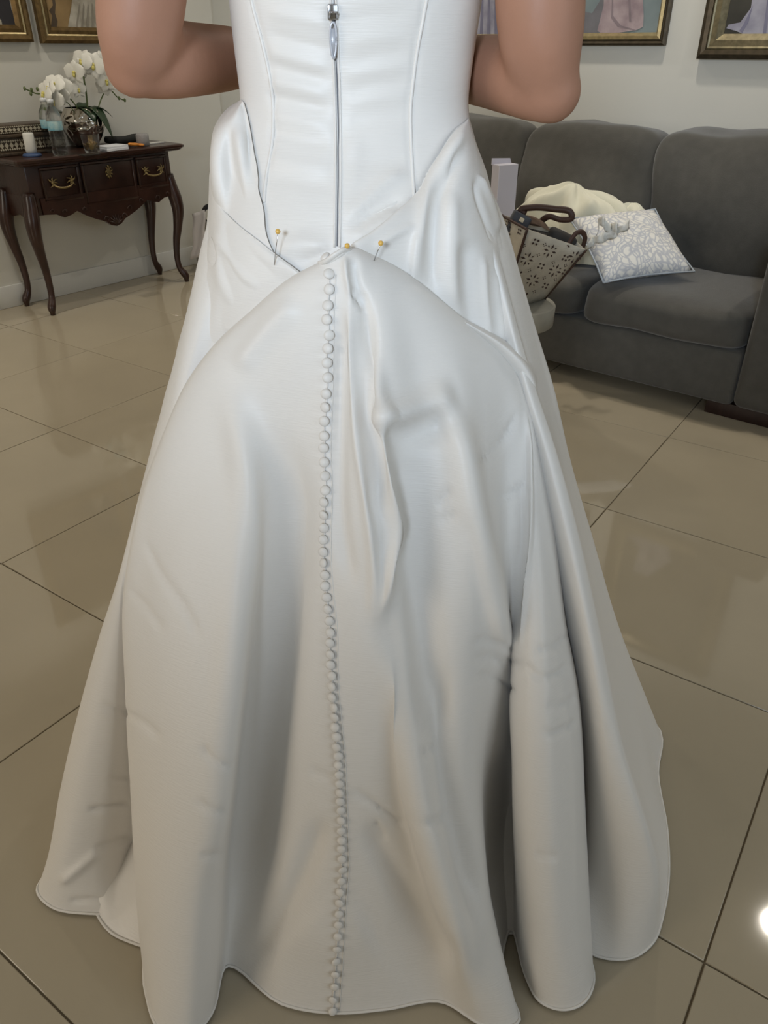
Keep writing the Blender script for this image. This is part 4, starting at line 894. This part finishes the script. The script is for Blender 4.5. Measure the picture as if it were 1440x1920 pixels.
T = wrinkle(T, .0012, 16, 5)
X, Y_ = project(T)
T[..., 2] = np.maximum(T[..., 2], .002)
train = dpart('train', T, gridfaces(*T.shape[:2]), SATIN)
HEM = np.concatenate([T[-1]], 0)
hem_t = G().tube(HEM[::2]-BC+np.array([0, 0, .003]), .0022, 6).build('hem', SATIN, train)
UH = U[-1]; hem_u = G().tube(np.concatenate([UH, UH[:1]])[::2]-BC+np.array([0, 0, .002]), .0022, 6).build('hem', SATIN, usk)

# --- details laid on the surfaces
def bvh(*grids):
    V = []; Fs = []
    for P, cl in grids:
        k = len(V); V += [tuple(v) for v in P.reshape(-1, 3)]; Fs += [tuple(i+k for i in f) for f in gridfaces(P.shape[0], P.shape[1], cl)]
    return BVHTree.FromPolygons(V, Fs)
BV_B = bvh((BOD, True)); BV_T = bvh((T, False)); BV_ALL = bvh((BOD, True), (DL1, False), (DL2, False), (DR, False), (T, False), (U, True))
def hit(bv, px, py):
    d = Vector(ray(px, py)).normalized(); r_ = bv.ray_cast(Vector(EYE), d)
    if r_[0] is None: return None, None
    n = np.array(r_[1]); n = n if n@np.array(d) < 0 else -n
    return np.array(r_[0]), n
def along(bv, pts, n, off):
    out = []
    for x, y in crv(np.array(pts, float), n):
        p_, nn = hit(bv, x, y)
        if p_ is not None: out.append(p_+nn*off)
    P = np.array(out); return smooth2(P, 3)
WHITEM = mat('white coil zipper', rgb(205, 206, 208), .35); GREYM = mat('dark zipper gap', rgb(112, 114, 120), .5); STEEL = mat('polished steel', rgb(196, 196, 198), .2, metal=1)
for nm, s_ in (('piping', seamL), ('piping', seamR)):
    P = along(BV_B, s_, 90, .0004); G().tube(P-BC, .0022, 8).build(nm, SATIN, bod)
zp = dpart('zipper', along(BV_B, zipl, 90, .0008), [], WHITEM) if False else G().tube(along(BV_B, [(624, -60), (628, 25)]+[(629, 90), (632, 160), (634, 250), (634, 330), (633, 400), (632, 462)], 110, .0006)-BC, (.0008), 6).build('zipper', GREYM, dress)
for off in (-5, 5):
    P = along(BV_B, [(x+off, y) for x, y in zipl], 90, .0002); G().tube(P-BC, [(.0026, .0016)]*len(P), 8).build('zipper_lip', SATIN, zp)
def face_frame(p_, nn):
    up = np.array([0, 0, 1.]); x = np.cross(up, nn); x /= np.linalg.norm(x); y = np.cross(nn, x); return Matrix(((x[0], y[0], nn[0]), (x[1], y[1], nn[1]), (x[2], y[2], nn[2]))).to_euler()
p_, nn = hit(BV_B, 622, 22); pl = G().box((-.006, -.008, .002), (.006, .008, .008)).build('slider', STEEL, zp, bevel=.002, loc=tuple(p_-BC), rot=face_frame(p_, nn))
G().tube([(-.004, -.006, .008), (-.004, .0, .0115), (.004, .0, .0115), (.004, -.006, .008)], .0012, 6).build('slider_bridge', STEEL, pl)
g = G(); pts = [(.0045*math.cos(a)*(.8+.2*math.sin(a)), -.028+.018*math.sin(a), .007) for a in np.linspace(0, 2*math.pi, 25)]; g.tube(pts, .0014, 6); g.box((-.0032, -.043, .0062), (.0032, -.016, .0076)); g.build('pull_tab', mat('white pull tab', rgb(206, 208, 214), .35, metal=.3), pl)
# covered buttons and loops
BT = [(618, 515), (619, 543), (616, 573), (614, 599), (617, 628), (615, 653), (613, 680), (614, 708), (612, 738), (611, 763), (609, 789), (609, 817), (608, 839), (609, 866), (610, 892), (611, 919), (609, 941), (609, 965), (609, 989), (608, 1011), (608, 1034), (609, 1055), (611, 1077), (611, 1098), (614, 1119), (616, 1141), (619, 1163), (621, 1185), (620, 1204), (621, 1226), (621, 1245), (624, 1266), (624, 1286), (624, 1306), (628, 1325), (629, 1343), (629, 1362), (632, 1380), (632, 1399), (635, 1416), (635, 1433), (636, 1451), (637, 1468), (638, 1485), (638, 1501), (639, 1518), (640, 1537), (640, 1556), (641, 1574), (640, 1590), (641, 1609), (642, 1629), (640, 1650), (638, 1671), (637, 1691), (636, 1712), (635, 1732), (634, 1754), (632, 1777), (630, 1800), (629, 1824), (628, 1847), (625, 1872), (624, 1893)]
bme = None; prev = None
for k, (x, y) in enumerate([(613, 486)]+BT):
    p_, nn = hit(BV_T if k else BV_ALL, x, y)
    if p_ is None: continue
    if bme is None:
        o = G().lathe([(.0005, .0044), (.0030, .0042), (.0054, .0034), (.0067, .0018), (.0066, .0004), (.0040, -.001)], 16).build('button', SATIN, train); bme = o.data
    else:
        o = bpy.data.objects.new('button', bme); COL.objects.link(o); o.parent = train
    tilt = np.array([random.gauss(0, .35), random.gauss(-.15, .3), random.gauss(0, .2)]) if k else np.array([-.6, -.2, .5]); n2 = nn+tilt*.6; n2 /= np.linalg.norm(n2)
    o.location = tuple(p_-BC+nn*.0026); o.rotation_euler = face_frame(p_, n2)
    s_ = .92 if k > 40 else 1.0; o.scale = (s_, s_, s_)
    if prev is not None:
        mid = (prev+p_)/2+nn*.0012; G().tube([prev+nn*.001-BC, mid-BC+np.array([random.uniform(-.001, .001), 0, 0]), p_+nn*.001-BC], .0011, 5).build('button_loop', SATIN, train)
    prev = p_
# placket edge beside the buttons
P = along(BV_T, [(x+12, y) for x, y in BT[::3]], 140, .0000); G().tube(P-BC, [(.0012, .001)]*len(P), 6).build('placket_edge', SATIN, train)
# twisted tab at the pin point
for pts_, r_ in (([(598, 494, .958), (612, 489, .948), (630, 477, .944), (650, 466, .950), (660, 470, .962)], .0052), ([(606, 498, .960), (622, 490, .950), (640, 476, .947), (654, 470, .955)], .0040)):
    P = crv(np.array([atY(*q) for q in pts_]), 24)
    G().tube(P-BC, [(r_*(.35+.65*math.sin(math.pi*i/23)), r_*.6) for i in range(24)], 10).build('gathered_tab', SATIN, train)

# ------------------------------------------------------------------ pins with amber heads
AMBER = mat('amber pin head', rgb(232, 186, 92), .28, coat=.4)
for (hx, hy, tx, ty, out, lab) in ((521, 434, 514, 497, .012, 'amber headed dressmaking pin in the left hip fold, leftmost pin'), (651, 461, 638, 470, .020, 'amber headed pin at the bustle gather just below the zipper end'), (714, 456, 701, 489, .010, 'amber headed dressmaking pin right of the gather on the right drape')):
    a_, na = hit(BV_ALL, hx, hy); b_, nb = hit(BV_ALL, tx, ty)
    yh = min(a_[1], b_[1])-out; A = atY(hx, hy, yh); Bq = b_+np.array([0, .004, 0])-np.array([0, .002, 0]); Bq = atY(tx, ty, min(b_[1]-.002, yh+.03))
    t = thing('dress_pin', lab, 'pin', tuple(W(A)), YAW, 'dressmaking pins')
    G().ball((0, 0, 0), .0032, 16, 12).build('head', AMBER, t)
    G().tube([(0, 0, 0), (Bq-A)*.5, Bq-A], .00055, 6).build('shaft', STEEL, t)
    
# ------------------------------------------------------------------ the person wearing it
pers = thing('person', 'person with bare arms bent in front, wearing the white dress, back to camera', 'person', tuple(W(BC)), YAW)
g = G()
for (xc, z, hw, db) in ():
    pass
Vt = []; rowsT = TORSO[::6]
for xc, z, hw, db in rowsT:
    for k in range(28):
        a = 2*math.pi*k/28; Vt.append((xc+hw*.92*math.cos(a), YC+(db*.88 if math.sin(a) < 0 else .10)*math.sin(a), z))
nT = len(rowsT); g.add(Vt, gridfaces(nT, 28, True)+[tuple(range(28)), tuple(range((nT-1)*28, nT*28))[::-1]])
def chain(pts, n=30):
    A = np.array([np.r_[atY(x, y, Y), r] for x, y, Y, r in pts]); C_ = crv(A, n); g.tube(C_[:, :3], list(C_[:, 3]), 20)
    for q in (C_[0], C_[-1]): g.ball(q[:3], q[3], 16, 10)
    return C_
chain([(330, -330, 1.13, .050), (288, -180, 1.11, .053), (270, -60, 1.105, .053), (263, 20, 1.10, .0515), (257, 75, 1.10, .048), (250, 124, 1.11, .037)])
chain([(248, 128, 1.11, .033), (272, 122, 1.125, .040), (310, 114, 1.15, .045), (370, 112, 1.21, .044), (440, 110, 1.29, .040), (520, 112, 1.37, .031), (565, 114, 1.41, .026)])
chain([(950, -330, 1.13, .052), (1000, -180, 1.11, .057), (1012, -60, 1.105, .055), (1013, 20, 1.10, .0535), (1016, 90, 1.10, .050), (1030, 170, 1.105, .036)])
chain([(1034, 172, 1.105, .038), (1010, 160, 1.12, .043), (975, 146, 1.15, .046), (920, 135, 1.21, .045), (860, 130, 1.28, .041), (790, 126, 1.36, .031), (750, 122, 1.41, .026)])
# shoulders, neck, head
sh = rowsT[0]; zt = sh[1]
L0, R0 = atY(330, -330, 1.13), atY(950, -330, 1.13)
mid = (L0+R0)/2
g.tube([L0, (L0*.6+mid*.4)+np.array([0, 0, .035]), mid+np.array([0, 0, .045]), (R0*.6+mid*.4)+np.array([0, 0, .035]), R0], [.052, .066, .08, .066, .052], 20)
g.ball(mid+np.array([0, 0, -.03]), (.16, .095, .10), 20, 12)
g.tube([mid+np.array([0, .0, .03]), mid+np.array([0, .01, .13]), mid+np.array([0, .02, .19])], [.06, .052, .054], 18)
hc = mid+np.array([0, .035, .26]); g.ball(hc, (.073, .092, .112), 22, 16); g.tube([hc+np.array([0, .085, .02]), hc+np.array([0, .108, -.015]), hc+np.array([0, .088, -.03])], [.008, .013, .010], 8)
g.ball(hc+np.array([0, .06, -.075]), (.045, .04, .035), 12, 8)
for s_ in (-1, 1): g.ball(hc+np.array([s_*.074, .0, -.01]), (.012, .02, .03), 8, 6)
# hands: palm, four fingers and a thumb, clasped in front
for s_, (x, y, Y) in ((1, (565, 114, 1.41)), (-1, (750, 122, 1.41))):
    w_ = atY(x, y, Y); d = np.array([s_*.9, .30, -.05]); d /= np.linalg.norm(d); pc = w_+d*.05; g.tube([w_, pc, w_+d*.085], [(.024, .024), (.020, .038), (.016, .038)], 12)
    for k in range(4):
        b = w_+d*.082+np.array([0, 0, .030-.020*k]); ln = (.066, .074, .070, .056)[k]; g.tube([b, b+d*ln*.45, b+d*ln*.75+np.array([0, -.014, 0]), b+d*ln*.85+np.array([0, -.034, 0])], [.0095, .009, .008, .007], 8)
    b = w_+d*.03+np.array([0, 0, .034]); g.tube([b, b+d*.03+np.array([0, 0, .022]), b+d*.055+np.array([0, -.006, .026])], [.012, .0105, .008], 8)
# hips, legs, feet under the skirt
hp = rowsT[-1]
for s_ in (-1, 1):
    x0 = hp[0]+s_*.085; g.tube([(x0, YC, hp[1]+.05), (x0, YC, .72), (x0-s_*.01, YC+.01, .50), (x0-s_*.01, YC-.01, .36), (x0-s_*.015, YC-.005, .11)], [.095, .082, .056, .056, .036], 18)
    g.tube([(x0-s_*.015, YC-.03, .085), (x0-s_*.015, YC+.06, .06), (x0-s_*.012, YC+.16, .028)], [(.03, .036), (.034, .03), (.036, .018)], 14)
body = g.build('body_tmp', SKIN, None, fixn=True)
body.data.transform(Matrix.Translation(Vector(-BC)))
md = body.modifiers.new('remesh', 'REMESH'); md.mode = 'VOXEL'; md.voxel_size = .0065; md.use_smooth_shade = True
md = body.modifiers.new('smooth', 'SMOOTH'); md.factor = .6; md.iterations = 9
dg = bpy.context.evaluated_depsgraph_get(); me = bpy.data.meshes.new_from_object(body.evaluated_get(dg))
bpy.data.objects.remove(body)
me.polygons.foreach_set('use_smooth', [True]*len(me.polygons))
if not me.materials: me.materials.append(SKIN)
bo = bpy.data.objects.new('body', me); COL.objects.link(bo); bo.parent = pers
HAIR = mat('brown hair', rgb(70, 48, 36), .5, bump=(120, .5, (1, 1, .1)))
g = G().ball(hc-BC+np.array([0, -.018, .022]), (.084, .092, .112), 20, 14).ball(hc-BC+np.array([0, -.105, .0]), (.045, .04, .045), 14, 10); g.build('hair', HAIR, pers)
EYEM = mat('eye white', (.85, .85, .83), .2); LIPM = mat('lips', rgb(176, 96, 92), .4)
for s_ in (-1, 1): G().ball(hc-BC+np.array([s_*.03, .083, .004]), (.012, .006, .007), 10, 8).build('eye', EYEM, pers)
G().ball(hc-BC+np.array([0, .092, -.055]), (.022, .008, .008), 10, 6).build('mouth', LIPM, pers)
